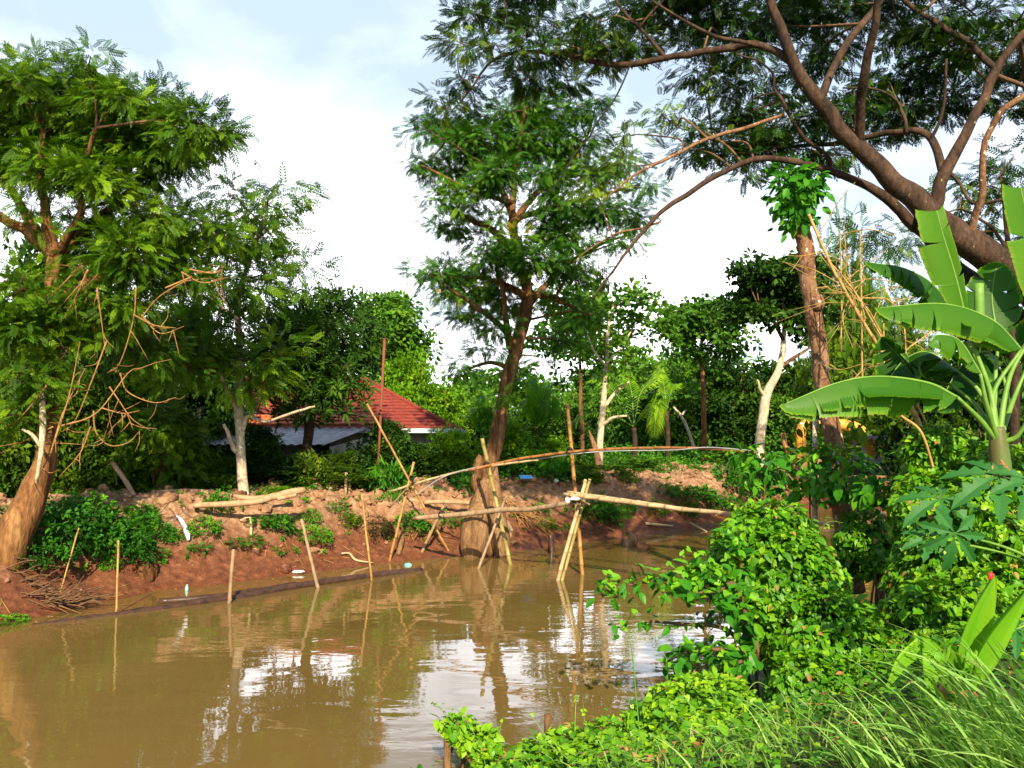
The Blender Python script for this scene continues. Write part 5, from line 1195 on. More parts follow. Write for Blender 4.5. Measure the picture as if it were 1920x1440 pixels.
bush('dark', 1640, 700, 150, 43.5, 'dark tree behind the excavator', 'tree', 'dense_tree', 'trees behind the banana')
bush('olive', 1600, 770, 150, 42.5, 'olive bush directly behind the excavator boom', 'bush', 'leafy_bush', 'trees behind the banana')
bush('far', 1500, 720, 110, 44.0, 'green bush left of the excavator bucket', 'bush', 'leafy_bush', 'trees behind the banana')
bush('dark', 1740, 700, 180, 32.0, 'dark tree behind the banana stalks', 'tree', 'dense_tree', 'trees behind the banana')
bush('olive', 1775, 790, 120, 27.0, 'olive bush beyond the canal right of the excavator', 'bush', 'leafy_bush', 'trees behind the banana')
bush('dark', 1860, 620, 200, 30.0, 'dark tree behind the banana crown', 'tree', 'dense_tree', 'trees behind the banana')
bush('olive', 1960, 640, 200, 34.0, 'olive tree at the frame edge behind the banana', 'tree', 'dense_tree', 'trees behind the banana')
for px, top, wd, Y, lb in ((1585, 400, 120, 44, 'tall feathery tree behind the snapped trunk, touching the albizia shade'), (1660, 500, 150, 47, 'feathery tree behind the dead bamboo twigs'), (1600, 560, 150, 46, 'feathery tree lower behind the lichen trunk'), (1730, 590, 130, 46, 'feathery tree behind the torn banana leaf')):
    lb = lb.replace('albizia shade', 'shade of the spreading limbs')
    bush('spray', px, top, wd, Y, lb, 'tree', 'feathery_tree', 'trees behind the banana')
tree('feathery_tree', pbase(1905, 880, 24), 'feathery tree showing past the right hand limbs above the banana leaf'.replace(' right hand', ''),
     [[(1905, 900, 24, 10), (1900, 650, 24, 8), (1890, 450, 24, 5), (1880, 360, 24, 3)], [(1898, 480, 24, 4), (1850, 420, 24, 3), (1800, 390, 24, 2)]],
     [(1880, 320, 50, 26, .8), (1830, 350, 45, 22, .7), (1910, 360, 40, 26, .8), (1790, 360, 30, 14, .4), (1850, 400, 50, 24, .6), (1900, 290, 30, 18, .6), (1790, 450, 50, 20, .6), (1700, 450, 50, 20, .6), (1640, 440, 50, 24, .7), (1840, 480, 40, 20, .6)],
     24, T_SP6, 'leaf_albizia', 'bark_dark', 61, size=0.40, k=14, sprays=20, sub_r=0.4, tint=0.45)
# far wood that closes the horizon: one mass
rg = np.random.default_rng(77); mb = MB(); bl = []
for i in range(300):
    a = rg.uniform(-0.85, 0.85); Y = rg.uniform(58, 90); x = a * Y
    if abs(x / Y * F + 960 - 1280) < 45 and Y < 70: continue
    h = rg.uniform(0.5, 7.0) * (0.75 + 0.5 * vnoise(a * 9, a * 0 + .5, 3))
    bl.append((np.array([x, Y, 1.2 + h]), (2.6, 2.2, 1.6), 0.32))
foliage(mb, bl, rg, T_CL5, 0.85, k=2.0, sprays=24, sub_r=1.0, nodes=None, tint_c=0.58, flat=0.7, limb_r=0.03)
tag(mb.build('woodland', [M['leaf_far'], M['twig']]), 'far green wood closing the view behind all the trees', kind='stuff')
# undergrowth at the foot of the tree line: one mass
rg = np.random.default_rng(78); mb = MB(); n = 8000
t = rg.uniform(0, 44, n); s = far_edge(t) + rg.uniform(4.2, 9.5, n) + 1.2 * (vnoise(t * 0.6, t * 0, 4) - 0.5)
P = np.column_stack([(t - s) / Q2, (t + s) / Q2, np.zeros(n)]); P[:, 2] = gz(P[:, 0], P[:, 1]) + rg.random(n) ** 2 * 0.75 * (0.4 + vnoise(P[:, 0] * 0.8, P[:, 1] * 0.8, 8))
D = rg.normal(0, 1, (n, 3)) * [1, 1, 0.4] + [0, 0, 0.25]; N = np.array([0, 0, 1.0]) + rg.normal(0, .4, (n, 3))
scatter(mb, T_CLO, P, D, N, 0.20 * rg.uniform(.5, 1.2, n), np.clip(rg.normal(.58, .2, n), 0, 1)); tag(mb.build('undergrowth', M['weed']), 'low green undergrowth along the foot of the trees behind the bare bank', kind='stuff')

# ------------------------------------------------------------------ palm and banana leaves
def frond(mb, P, ll, seed=0, n=34, droop=0.6, w=0.02, tint=0.5):
    rg = np.random.default_rng(seed); C = spline(np.asarray(P, float), 12); tube(mb, P, np.linspace(w, w * 0.25, len(P)), 5, 6, mat=1)
    T = nrm(np.gradient(C, axis=0)); k = np.linspace(0.12 * len(C), len(C) - 1, n).astype(int)
    for i, j in enumerate(k):
        up = np.array([0, 0, 1.0]); S = nrm(np.cross(T[j], up)); f = i / (n - 1); L = ll * math.sin(PI * (0.18 + 0.8 * f)) ** 0.7 * rg.uniform(.85, 1.1)
        for sg in (1, -1):
            d = nrm(S * sg + T[j] * 0.75 + up * 0.15); a = C[j]; m_ = a + d * L * 0.5 + [0, 0, -droop * L * 0.15]; e = a + d * L * 0.85 + [0, 0, -droop * L * 0.75]
            ww = T[j] * L * 0.035
            mb.add([a - ww * 0.5, a + ww * 0.5, m_ + ww, m_ - ww, e], [(0, 1, 2, 3)], [(3, 2, 4)], tint=np.clip(tint + rg.normal(0, .15), 0, 1), smooth=False)
def palm(px, py, Y, fr, label, ll=0.75, seed=0, trunk=None):
    b = pbase(px, 872, Y); o = root('coconut_palm', b, label, 'palm', 'palms behind the handrail')
    c = at(px, py, Y); mb = MB(); tube(mb, [b + [0, 0, -.2], 0.5 * (b + c) + [.05, 0, 0], c], [0.12, 0.10, 0.10], 9, 5, rough=.15); mb.build('trunk', M['bark_dark'], o)
    for i, pts in enumerate(fr):
        mb = MB(); P = [c] + [at(a, b_, Y + dd) for a, b_, dd in pts]; frond(mb, P, ll, seed + i, tint=0.45 + 0.1 * (i % 3)); mb.build('frond', [M['leaf_yellow'], M['petiole']], o)
palm(1188, 800, 32, [[(1150, 745, 0), (1110, 745, 0), (1075, 790, 0)], [(1140, 775, -.4), (1090, 780, -.6), (1065, 812, -.8)], [(1200, 740, 0), (1225, 710, .3), (1240, 690, .5)], [(1185, 740, .3), (1175, 700, .6), (1170, 680, .6)], [(1160, 745, .5), (1130, 715, 1), (1100, 715, 1.4)], [(1212, 770, -.4), (1230, 760, -.8), (1245, 800, -1)]], 'coconut palm with arching fronds right of the slim white tree', seed=3)
palm(1250, 770, 36, [[(1240, 740, 0), (1222, 760, 0), (1212, 800, 0)], [(1258, 735, 0), (1268, 720, .3), (1285, 735, .5)], [(1238, 750, -.4), (1230, 780, -.6), (1226, 820, -.8)], [(1246, 730, .2), (1240, 705, .4), (1228, 695, .5)]], 'palm with drooping grey green fronds before the dark thicket', seed=9)

def banana_leaf(mb, P, W, side=None, fold=(-0.5, -0.5), droop=(0.2, 0.2), tears=6, seed=0, pleat=0.0, tint=0.5, tipcut=0.0, nseg=96, rib=0.014, ragged=0.04, widths=(1, 1), pw=0.55):
    """blade on a midrib: two halves, split by tears, edges ragged; mat 0 blade, 1 midrib"""
    rg = np.random.default_rng(seed)
    C = spline(np.asarray(P, float), 16); L = np.concatenate([[0], np.cumsum(np.linalg.norm(np.diff(C, axis=0), axis=1))]); u = np.linspace(0, 1, nseg + 1)
    C = np.column_stack([np.interp(u * L[-1], L, C[:, i]) for i in range(3)]); T = nrm(np.gradient(C, axis=0))
    S0 = np.array([0, 0, 1.0]) if side is None else np.asarray(side, float)
    S = nrm(S0 - T * np.sum(T * S0, 1, keepdims=True)); N = np.cross(T, S); N = np.where(N[:, 2:3] < 0, -N, N) if side is None else N
    prof = np.clip(np.sin(PI * np.clip(u * (1 - tipcut) , 0, 1) ** 0.85), 0, 1) ** pw
    for sgn, fd, dr, wk in ((1, fold[0], droop[0], widths[0]), (-1, fold[1], droop[1], widths[1])):
        cuts = sorted(set([0, nseg] + list(rg.integers(6, nseg - 5, tears)))) if tears else [0, nseg]
        for a, b_ in zip(cuts[:-1], cuts[1:]):
            idx = np.arange(a, b_ + 1); m_ = len(idx); V = np.linspace(0, 1, 7)
            depth = rg.uniform(0.3, 0.95); sh = rg.uniform(0.02, 0.09); rot = rg.normal(0, 0.16)
            g = []
            for v in V:
                wv = W * wk * prof[idx] * (1 - ragged * vnoise(idx * 0.45 + seed, idx * 0.0 + sgn, 5) * (v == 1) * 1.4) * v
                f = fd + rot * v - dr * v
                pos = C[idx] + sgn * S[idx] * (wv * np.cos(f))[:, None] + N[idx] * (wv * np.sin(f))[:, None]
                # pull strip edges in along the midrib to open the tear
                pull = (np.linspace(1, -1, m_) * sh * W * np.maximum(0, v - (1 - depth)) * 2.0) if m_ > 1 else np.zeros(m_)
                if a == 0: pull = np.where(np.linspace(1, -1, m_) > 0, 0, pull)
                if b_ == nseg: pull = np.where(np.linspace(1, -1, m_) < 0, 0, pull)
                pos = pos + T[idx] * (pull + 0.18 * W * v * v)[:, None]
                pos = pos + N[idx] * (W * 0.012 * np.where(idx % 2 == 0, 1, -1) * min(1, v * 2) * (0 if pleat else 1))[:, None]
                if pleat: pos = pos + N[idx] * (pleat * math.cos(v * 6 * PI))
                g.append(pos)
            g = np.array(g); vv = g.reshape(-1, 3); q = []
            for i in range(6):
                for j in range(m_ - 1):
                    k = i * m_ + j; q.append((k, k + 1, k + m_ + 1, k + m_) if sgn > 0 else (k + 1, k, k + m_, k + m_ + 1))
            tt_ = np.clip(tint + rg.normal(0, 0.05) + 0.10 * np.repeat(V, m_) - 0.05, 0, .93)
            if ragged: tt_[-m_:] = np.where(rg.random(m_) < 0.75, 1.0, tt_[-m_:])
            if q: mb.add(vv, q, tint=tt_)
    tube(mb, C[::3], np.linspace(rib, rib * 0.3, len(C[::3])), 6, 2, mat=1)

def bg_banana(px, py, Y, leaves, label, seed):
    b = pbase(px, 872, Y); o = root('banana_plant', b, label, 'banana plant', 'banana plants in the background'); c = at(px, py, Y)
    mb = MB(); tube(mb, [b + [0, 0, -.2], c], [0.13, 0.08], 9, 4); mb.build('stem', M['pseudostem'], o)
    for i, (pts, W) in enumerate(leaves):
        mb = MB(); banana_leaf(mb, [c] + [at(a, b_, Y + d) for a, b_, d in pts], W, side=(0.8, -0.5, 0.2), fold=(0.2, 0.2), droop=(.5, .5), tears=7, seed=seed + i, tint=0.6); mb.build('leaf', [M['banana'], M['petiole']], o)
bg_banana(1005, 800, 31, [([(1008, 760, 0), (1000, 725, 0), (995, 712, .2)], .45), ([(1015, 760, .2), (1022, 730, .3), (1026, 718, .5)], .4), ([(1000, 775, -.3), (985, 750, -.5), (975, 765, -.7)], .35), ([(1018, 775, -.3), (1035, 760, -.4), (1045, 785, -.5)], .35)], 'banana plant with broad upright leaves right of the central trunk', 71)
bg_banana(905, 815, 29, [([(906, 780, 0), (902, 755, 0), (900, 742, .2)], .32), ([(898, 785, -.2), (890, 765, -.3), (880, 780, -.5)], .3), ([(912, 785, -.2), (920, 770, -.3), (928, 785, -.4)], .3)], 'small banana plant left of the central trunk above the bushes', 75)
weed('leafy', 962, 892, 1.7, 'broad leaved plant between the central trunk and the blue board', group='plants by the blue board', name='leafy_plant', p=on(972, 893, 21, 40))
weed('tuft', 1030, 895, 1.9, 'spiky leaved plant behind the white lumps', group='plants by the blue board', name='leafy_plant', p=on(1030, 893, 21, 40))
weed('tuft', 725, 912, 1.3, 'palm like sprout at the foot of the tiled house, beside the rusty pole', group='plants by the rusty pole', name='leafy_plant', scz=1.6, p=on(728, 915, 19, 40))

# ------------------------------------------------------------------ NEAR BANK
# banana plant
YB = 9.0
BN = root('banana_plant', [*(at(1885, 900, YB)[:2]), g1(*at(1885, 900, YB)[:2])], 'big near banana plant with torn leaves, its longest leaf reaching over the vines', 'banana plant')
def B(px, py, d=0): return at(px, py, YB + d)
mb = MB(); P, rr = pxline([(1890, 1130, 9, 36), (1885, 1000, 9, 32), (1878, 900, 9, 28), (1872, 840, 9, 25), (1870, 800, 9, 18)]); tube(mb, P, rr * .68, 14, 5, rough=.08); mb.build('stem', M['pseudostem'], BN)
CR = B(1872, 830)
def bleaf(stalk, rib, W, seed, fold, droop, tears, side, tint=.5, widths=(1, 1), tipcut=0, r=0.035, mat='banana', pw=.5, rag=.04):
    mb = MB()
    sp_ = [CR] + [B(*s) for s in stalk] + [B(*rib[0])]
    tube(mb, sp_, np.linspace(r, r * 0.45, len(sp_)), 8, 6, mat=1)
    banana_leaf(mb, [B(*q) for q in rib], W, side=side, fold=fold, droop=droop, tears=tears, seed=seed, tint=tint, widths=widths, tipcut=tipcut, rib=r * 0.42, pw=pw, ragged=rag)
    mb.build('leaf', [M[mat], M['petiole']], BN)
CAMS = (0.15, -0.9, -0.45)
bleaf([(1840, 790, -.1)], [(1795, 745, -.25), (1740, 718, -.35), (1650, 706, -.5), (1570, 718, -.6), (1473, 757, -.7)], 0.42, 81, (-0.95, -1.9), (0.30, 0.4), 8, (0, -1, -0.15), .52, (1, .85), r=.04, pw=.42)
bleaf([(1862, 740, .1)], [(1915, 655, .1), (1860, 600, 0), (1770, 570, -.15), (1650, 577, -.3)], 0.36, 82, (-0.85, -1.7), (0.35, 0.4), 7, (0, -1, -0.1), .56, (1, .9), pw=.40)
bleaf([(1858, 740, .1), (1830, 660, .15)], [(1812, 602, .2), (1792, 520, .15), (1768, 440, .1), (1756, 395, .1)], 0.30, 83, (0.15, 0.5), (0.2, 0.2), 2, (-1, -0.25, 0), .66, (1, .3), tipcut=0.34, pw=.45)
bleaf([(1885, 740, .1), (1905, 680, .1)], [(1960, 600, .1), (1945, 480, .05), (1922, 390, 0), (1914, 352, 0)], 0.34, 84, (0.1, 0.5), (0.2, 0.2), 1, (-1, -0.2, 0), .66, (.9, .8), tipcut=0.25, pw=.45)
bleaf([(1850, 720, .5)], [(1815, 640, .7), (1760, 545, .8), (1700, 505, .7), (1630, 492, .6)], 0.36, 85, (-0.8, -1.5), (0.5, 0.5), 12, (0, -1, 0.1), .35, (1, 1), rag=.2)
bleaf([(1850, 760, -.2)], [(1838, 700, -.3), (1800, 640, -.4), (1760, 628, -.55), (1745, 640, -.6)], 0.30, 86, (-0.6, -1.4), (0.4, 0.4), 5, (0.3, -1, -0.3), .6, (1, .7))
bleaf([(1840, 740, .5)], [(1800, 700, .6), (1740, 660, .7), (1690, 680, .8), (1650, 740, .8)], 0.42, 87, (-0.5, -0.8), (0.4, 0.4), 6, (0, -1, 0.3), .22)  # low tint paints the shaded underside into the leaf colour
bleaf([(1900, 750, .4)], [(1925, 690, .5), (1960, 650, .5), (2010, 660, .5), (2060, 720, .5)], 0.42, 88, (-0.6, -0.8), (0.4, 0.4), 6, (0, -1, 0), .25)  # dark tint again, shade put into the colour
bleaf([(1905, 820, -.1)], [(1925, 790, -.2), (1990, 770, -.3), (2080, 800, -.4)], 0.40, 89, (-0.7, -1.2), (0.4, 0.4), 5, (0, -1, 0), .5)
bleaf([(1866, 720, .3)], [(1872, 640, .35), (1860, 560, .4), (1868, 500, .4)], 0.30, 90, (0.1, 0.1), (0.3, 0.3), 4, (1, -0.3, 0), .3)
bleaf([(1830, 760, .6)], [(1780, 720, .8), (1720, 700, 1.0), (1660, 640, 1.1)], 0.40, 91, (-0.3, -0.5), (0.4, 0.4), 6, (0.2, -0.6, 0.6), .2)  # darkest tint: underside shade painted in
bleaf([(1890, 760, .6)], [(1880, 700, .8), (1850, 660, .9), (1800, 690, 1.0), (1760, 760, 1.0)], 0.46, 92, (-0.6, -0.8), (0.4, 0.4), 6, (0, -1, 0.2), .2)  # hanging leaf with its shade painted as a dark tint
mb = MB(); tube(mb, [B(1835, 650, .1), B(1836, 590, .1), B(1835, 532, .1)], [0.05, 0.055, 0.05], 8, 3); mb.build('cut_stalk', M['petiole'], BN)
for i, pts in enumerate(([(1876, 862, -.3), (1886, 885, -.32), (1890, 912, -.3)], [(1862, 872, -.3), (1852, 905, -.35), (1850, 940, -.33)])):
    mb = MB(); banana_leaf(mb, [B(*p_) for p_ in pts], 0.05, side=(1, -.3, 0), fold=(.2, .4), droop=(.5, .2), tears=4, seed=95 + i, ragged=.6, pw=.9, nseg=40); mb.build('dead_leaf', [M['dryleaf'], M['dryleaf']], BN)
mb = MB(); P = [B(1900, 950, -.6), B(1895, 975, -.62), B(1890, 1010, -.62)]; tube(mb, P, [0.03, 0.075, 0.02], 8, 5, rough=.2); tag(mb.build('banana_flower', M['dryleaf']), 'withered pinkish banana flower hanging below the banana plant', 'flower')

# dead thorny bamboo culms behind the banana
YD = 11.3
DB = root('dead_bamboo', [*(at(1700, 900, YD)[:2]), g1(*at(1700, 900, YD)[:2])], 'clump of dead straw coloured bamboo canes with thorny twigs leaning towards the snapped trunk', 'bamboo')
rg = np.random.default_rng(9)
for i, (pts, r) in enumerate((([(1760, 880), (1690, 722), (1610, 590), (1560, 500), (1516, 402)], 0.028), ([(1770, 860), (1700, 720), (1640, 610), (1590, 530), (1535, 470)], 0.014), ([(1720, 800), (1650, 620), (1600, 545), (1580, 530)], 0.011), ([(1617, 760), (1616, 640), (1613, 430)], 0.014),
                             ([(1577, 660), (1578, 560), (1575, 440)], 0.012), ([(1657, 760), (1658, 690), (1657, 606)], 0.011), ([(1702, 740), (1700, 690), (1696, 615)], 0.013), ([(1660, 690), (1720, 640), (1770, 610)], 0.013), ([(1600, 560), (1660, 560), (1700, 590)], 0.012))):
    P = np.array([at(a, b_, YD + 0.08 * i) for a, b_ in pts]); mb = MB(); bamboo(mb, P[0], P[-1], r, mid=list(P[1:-1]), seed=i + 60, gap=0.3, taper=.7)
    C = spline(P, 10)
    for j in range(11 if i < 3 else 4):
        a = C[rg.integers(6, len(C))]; d = nrm(rg.normal(0, 1, 3) * [1, .6, .8] + [0.1, 0, 0.1]); l = rg.uniform(.25, .9)
        e = a + d * l; m_ = 0.5 * (a + e) + rg.normal(0, .06, 3); tube(mb, [a, m_, e], [.007, .006, .003], 4, 4, cap=False)
        f_ = e + rg.normal(0, .15, 3); tube(mb, [m_, f_], [.005, .002], 3, 1, cap=False)
    mb.build('cane', M['dry_straw'], DB)
mb = MB(); P, rr = pxline([(1645, 742, 10, 2), (1690, 780, 10, 2.5), (1728, 812, 10, 2.5), (1755, 895, 10, 2)]); tube(mb, P, rr, 6, 6, rough=.1); tag(mb.build('dry_stalk', M['dry_straw']), 'bent dry stalk arching down in front of the excavator from the long banana leaf', 'stalk')
mb = MB(); bamboo(mb, at(1478, 860, 15), at(1468, 812, 15), 0.05, seed=3); tag(mb.build('cut_post', M['bamboo_red']), 'short brown cut post standing beside the orange excavator bucket', 'post')
mb = MB(); P, rr = pxline([(1520, 858, 12.6, 6), (1528, 820, 12.6, 5), (1533, 800, 12.6, 4)]); P[0][2] = -0.3; tube(mb, P, rr, 7, 4, rough=.2); tag(mb.build('cut_post', M['bark_pale']), 'pale cut post wrapped in leaves right of the excavator bucket', 'post')
mb = MB(); P, rr = pxline([(1690, 1040, 12.8, 6), (1683, 970, 12.8, 6), (1680, 925, 12.8, 6)]); P[0][2] = -.4; tube(mb, P, rr, 8, 4, rough=.15); tag(mb.build('wooden_stake', M['bark_brown']), 'dark brown stake in the water seen through the vines', 'stake')
mb = MB(); P, rr = pxline([(1655, 985, 12.7, 6), (1700, 1000, 12.3, 6), (1735, 1004, 12.0, 6)]); tube(mb, P, rr, 8, 4, rough=.15); tag(mb.build('deck_log', M['wood_grey']), 'grey log crossing the dark stake behind the papaya leaf', 'log')

# vines
def ell(rows):
    out = []
    for (px, py, rx, ry, Y) in rows:
        c = at(px, py, Y); out.append((c, np.array([rx / F * Y, max(rx, ry) / F * Y * 0.9, ry / F * Y])))
    return out
def vine(name, rows, label, cat, T, leaf, size, dens, seed, tint=0.5, layers=((1.0, 1.0), (0.82, 0.6), (0.6, 0.5)), amp=0.22, group=None, stems=14, ground=True, hang=0.5, runners=10):
    rg = np.random.default_rng(seed); E = ell(rows)
    p0 = E[0][0]; base = np.array([p0[0], p0[1], min(g1(p0[0], p0[1]), p0[2])]); o = root(name, base, label, cat, group)
    mb = MB()
    for c, r in E:
        area = 4 * PI * ((r[0] * r[2]) ** 1.6 / 3 + (r[0] * r[1]) ** 1.6 / 3 + (r[1] * r[2]) ** 1.6 / 3) ** (1 / 1.6)
        for lay, frac in layers:
            n = int(area * dens * frac * lay); u = nrm(rg.normal(size=(n, 3)))
            nz = fbm(u[:, 0] * 2.3 + c[0] * 3, u[:, 1] * 2.3 + u[:, 2] * 2.9 + c[2] * 3, seed, 3) - 0.5
            P = c + u * r * (lay * (1 + 2.6 * amp * nz) + rg.normal(0, 0.025, n))[:, None]
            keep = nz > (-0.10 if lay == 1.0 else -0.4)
            for c2, r2 in E:
                if c2 is c: continue
                keep &= (((P - c2) / r2) ** 2).sum(1) > 0.62
            if ground: keep &= P[:, 2] > gz(P[:, 0], P[:, 1]) - 0.02
            P = P[keep]; un = nrm(u[keep] / r); n = len(P)
            if not n: continue
            down = np.array([0, 0, -1.0]); tng = down - un * (un @ down)[:, None]
            D = nrm(tng) * hang * 1.6 + rg.normal(0, 0.55, (n, 3)) + un * 0.25; N = un * 0.8 + [0, -0.15, 0.55] + rg.normal(0, 0.38, (n, 3))
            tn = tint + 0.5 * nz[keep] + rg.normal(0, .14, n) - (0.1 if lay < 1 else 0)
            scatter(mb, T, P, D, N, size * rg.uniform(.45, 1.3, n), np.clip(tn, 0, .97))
            if lay == 1.0:
                j = rg.random(n) < .05; m_ = int(j.sum())
                scatter(mb, T_OVATE, P[j] + un[j] * .02, D[j], N[j], size * rg.uniform(1.3, 2.2, m_), np.clip(tn[j] - .1, 0, .97))
                j = rg.random(n) < .022; m_ = int(j.sum())
                scatter(mb, T_OVATE, P[j] + un[j] * .01, D[j], N[j], size * rg.uniform(.7, 1.3, m_), .5, mat=2)
    fmb = mb
    mb = MB()
    for i in range(stems):
        c, r = E[rg.integers(0, len(E))]; u = nrm(rg.normal(size=3)); e = c + u * r * 0.9; s0 = np.array([c[0], c[1], g1(c[0], c[1]) - .05]) + rg.normal(0, .1, 3) * [1, 1, 0]
        tube(mb, [s0, 0.5 * (s0 + c) + rg.normal(0, .1, 3), c + u * r * .5, e], [.02, .014, .010, .004], 5, 5, cap=False)
    mb.build('stem', M['twig'], o)
    if runners:
        mb = fmb
        for i in range(runners):
            c, r = E[rg.integers(0, len(E))]; u = nrm(rg.normal(size=3) * [1, 1, .5] + [0, -.3, .9]); a = c + u * r * 0.95; d = nrm(u + rg.normal(0, .6, 3)); l = rg.uniform(.12, .35)
            b_ = a + d * l * .5 + [0, 0, .06]; e = a + d * l + [0, 0, rg.uniform(-.05, .1)]; tube(mb, [a, b_, e], [.004, .0035, .002], 4, 5, cap=False, mat=1)
            m_ = 7; k = rg.random(m_)[:, None]; P = (a * (1 - k) + e * k) + [0, 0, .03]
            scatter(mb, T, P, rg.normal(0, 1, (m_, 3)), np.array([0, 0, 1.0]) + rg.normal(0, .5, (m_, 3)), size * .55, np.clip(rg.normal(.8, .1, m_), 0, .97))
    fmb.build('foliage', [M[leaf], M['petiole'], M['dryleaf']], o)
    return o
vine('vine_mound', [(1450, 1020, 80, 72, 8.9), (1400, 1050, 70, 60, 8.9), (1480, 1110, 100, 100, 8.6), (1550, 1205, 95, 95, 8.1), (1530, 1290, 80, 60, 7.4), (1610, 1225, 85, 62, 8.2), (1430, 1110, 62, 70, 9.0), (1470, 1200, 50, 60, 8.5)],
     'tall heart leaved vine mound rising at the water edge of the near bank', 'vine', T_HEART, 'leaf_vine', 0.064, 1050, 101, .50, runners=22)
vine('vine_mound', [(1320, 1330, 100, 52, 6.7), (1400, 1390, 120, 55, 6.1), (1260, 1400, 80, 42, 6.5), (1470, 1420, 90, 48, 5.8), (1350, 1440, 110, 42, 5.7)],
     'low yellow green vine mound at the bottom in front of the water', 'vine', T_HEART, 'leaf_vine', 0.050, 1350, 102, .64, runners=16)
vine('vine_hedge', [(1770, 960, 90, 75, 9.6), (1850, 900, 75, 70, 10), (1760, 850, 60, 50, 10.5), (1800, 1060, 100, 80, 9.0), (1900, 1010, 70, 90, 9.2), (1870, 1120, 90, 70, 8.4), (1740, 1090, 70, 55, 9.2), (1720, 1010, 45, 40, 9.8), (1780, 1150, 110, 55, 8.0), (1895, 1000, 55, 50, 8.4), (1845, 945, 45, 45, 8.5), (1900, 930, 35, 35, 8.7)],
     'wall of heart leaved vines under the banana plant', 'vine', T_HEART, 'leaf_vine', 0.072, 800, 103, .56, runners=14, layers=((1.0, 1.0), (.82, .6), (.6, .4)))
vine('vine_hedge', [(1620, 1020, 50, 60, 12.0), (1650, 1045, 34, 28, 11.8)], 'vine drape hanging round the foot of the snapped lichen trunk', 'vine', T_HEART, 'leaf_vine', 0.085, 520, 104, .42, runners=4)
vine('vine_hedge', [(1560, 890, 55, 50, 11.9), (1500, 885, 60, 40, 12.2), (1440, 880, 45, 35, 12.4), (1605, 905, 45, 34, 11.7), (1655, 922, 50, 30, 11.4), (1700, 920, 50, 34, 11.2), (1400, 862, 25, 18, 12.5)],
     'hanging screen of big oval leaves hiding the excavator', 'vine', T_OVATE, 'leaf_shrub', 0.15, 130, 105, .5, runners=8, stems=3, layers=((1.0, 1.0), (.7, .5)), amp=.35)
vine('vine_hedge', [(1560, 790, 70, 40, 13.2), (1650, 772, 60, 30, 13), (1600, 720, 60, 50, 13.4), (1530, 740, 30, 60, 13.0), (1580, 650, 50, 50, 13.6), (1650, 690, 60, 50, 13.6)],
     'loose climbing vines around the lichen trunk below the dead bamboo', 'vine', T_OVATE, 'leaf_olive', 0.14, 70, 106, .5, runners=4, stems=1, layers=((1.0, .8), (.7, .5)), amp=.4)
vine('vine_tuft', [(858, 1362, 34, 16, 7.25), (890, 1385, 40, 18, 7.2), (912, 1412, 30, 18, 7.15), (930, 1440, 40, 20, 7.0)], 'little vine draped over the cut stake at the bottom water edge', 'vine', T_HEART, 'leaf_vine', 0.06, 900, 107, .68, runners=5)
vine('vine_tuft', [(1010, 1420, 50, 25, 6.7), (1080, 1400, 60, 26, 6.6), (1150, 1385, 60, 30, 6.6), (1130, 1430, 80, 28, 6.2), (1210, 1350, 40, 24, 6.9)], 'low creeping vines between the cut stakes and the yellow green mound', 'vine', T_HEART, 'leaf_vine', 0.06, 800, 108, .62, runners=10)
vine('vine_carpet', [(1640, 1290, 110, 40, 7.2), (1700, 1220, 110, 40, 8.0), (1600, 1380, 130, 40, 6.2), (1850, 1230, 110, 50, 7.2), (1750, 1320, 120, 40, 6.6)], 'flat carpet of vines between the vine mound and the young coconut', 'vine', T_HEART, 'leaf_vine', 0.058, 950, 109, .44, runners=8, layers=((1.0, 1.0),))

# big leaved shrub over the water
rg = np.random.default_rng(111); sb0 = at(1400, 1200, 8.6)
SH = root('leafy_shrub', [sb0[0], sb0[1], g1(sb0[0], sb0[1])], 'shrub with large glossy leaves stretching low branches over the water', 'shrub')
brs = [[(1420, 1240, 8.3), (1370, 1140, 8.4), (1280, 1090, 8.5), (1190, 1095, 8.6), (1120, 1112, 8.6)], [(1420, 1240, 8.3), (1360, 1180, 8.3), (1280, 1170, 8.4), (1200, 1165, 8.5), (1140, 1172, 8.5)], [(1420, 1240, 8.3), (1370, 1220, 8.0), (1300, 1220, 7.9), (1250, 1240, 7.9)],
       [(1420, 1240, 8.3), (1390, 1130, 8.2), (1330, 1080, 8.2), (1290, 1060, 8.2)], [(1420, 1240, 8.3), (1400, 1170, 7.9), (1360, 1130, 7.7)], [(1420, 1240, 8.3), (1390, 1240, 7.7), (1350, 1265, 7.6)], [(1420, 1240, 8.3), (1410, 1120, 8.4), (1380, 1040, 8.5), (1370, 1010, 8.5)], [(1420, 1240, 8.3), (1380, 1100, 8.0), (1340, 1110, 7.9), (1240, 1110, 8.0)]]
fm = MB(); smb = MB()
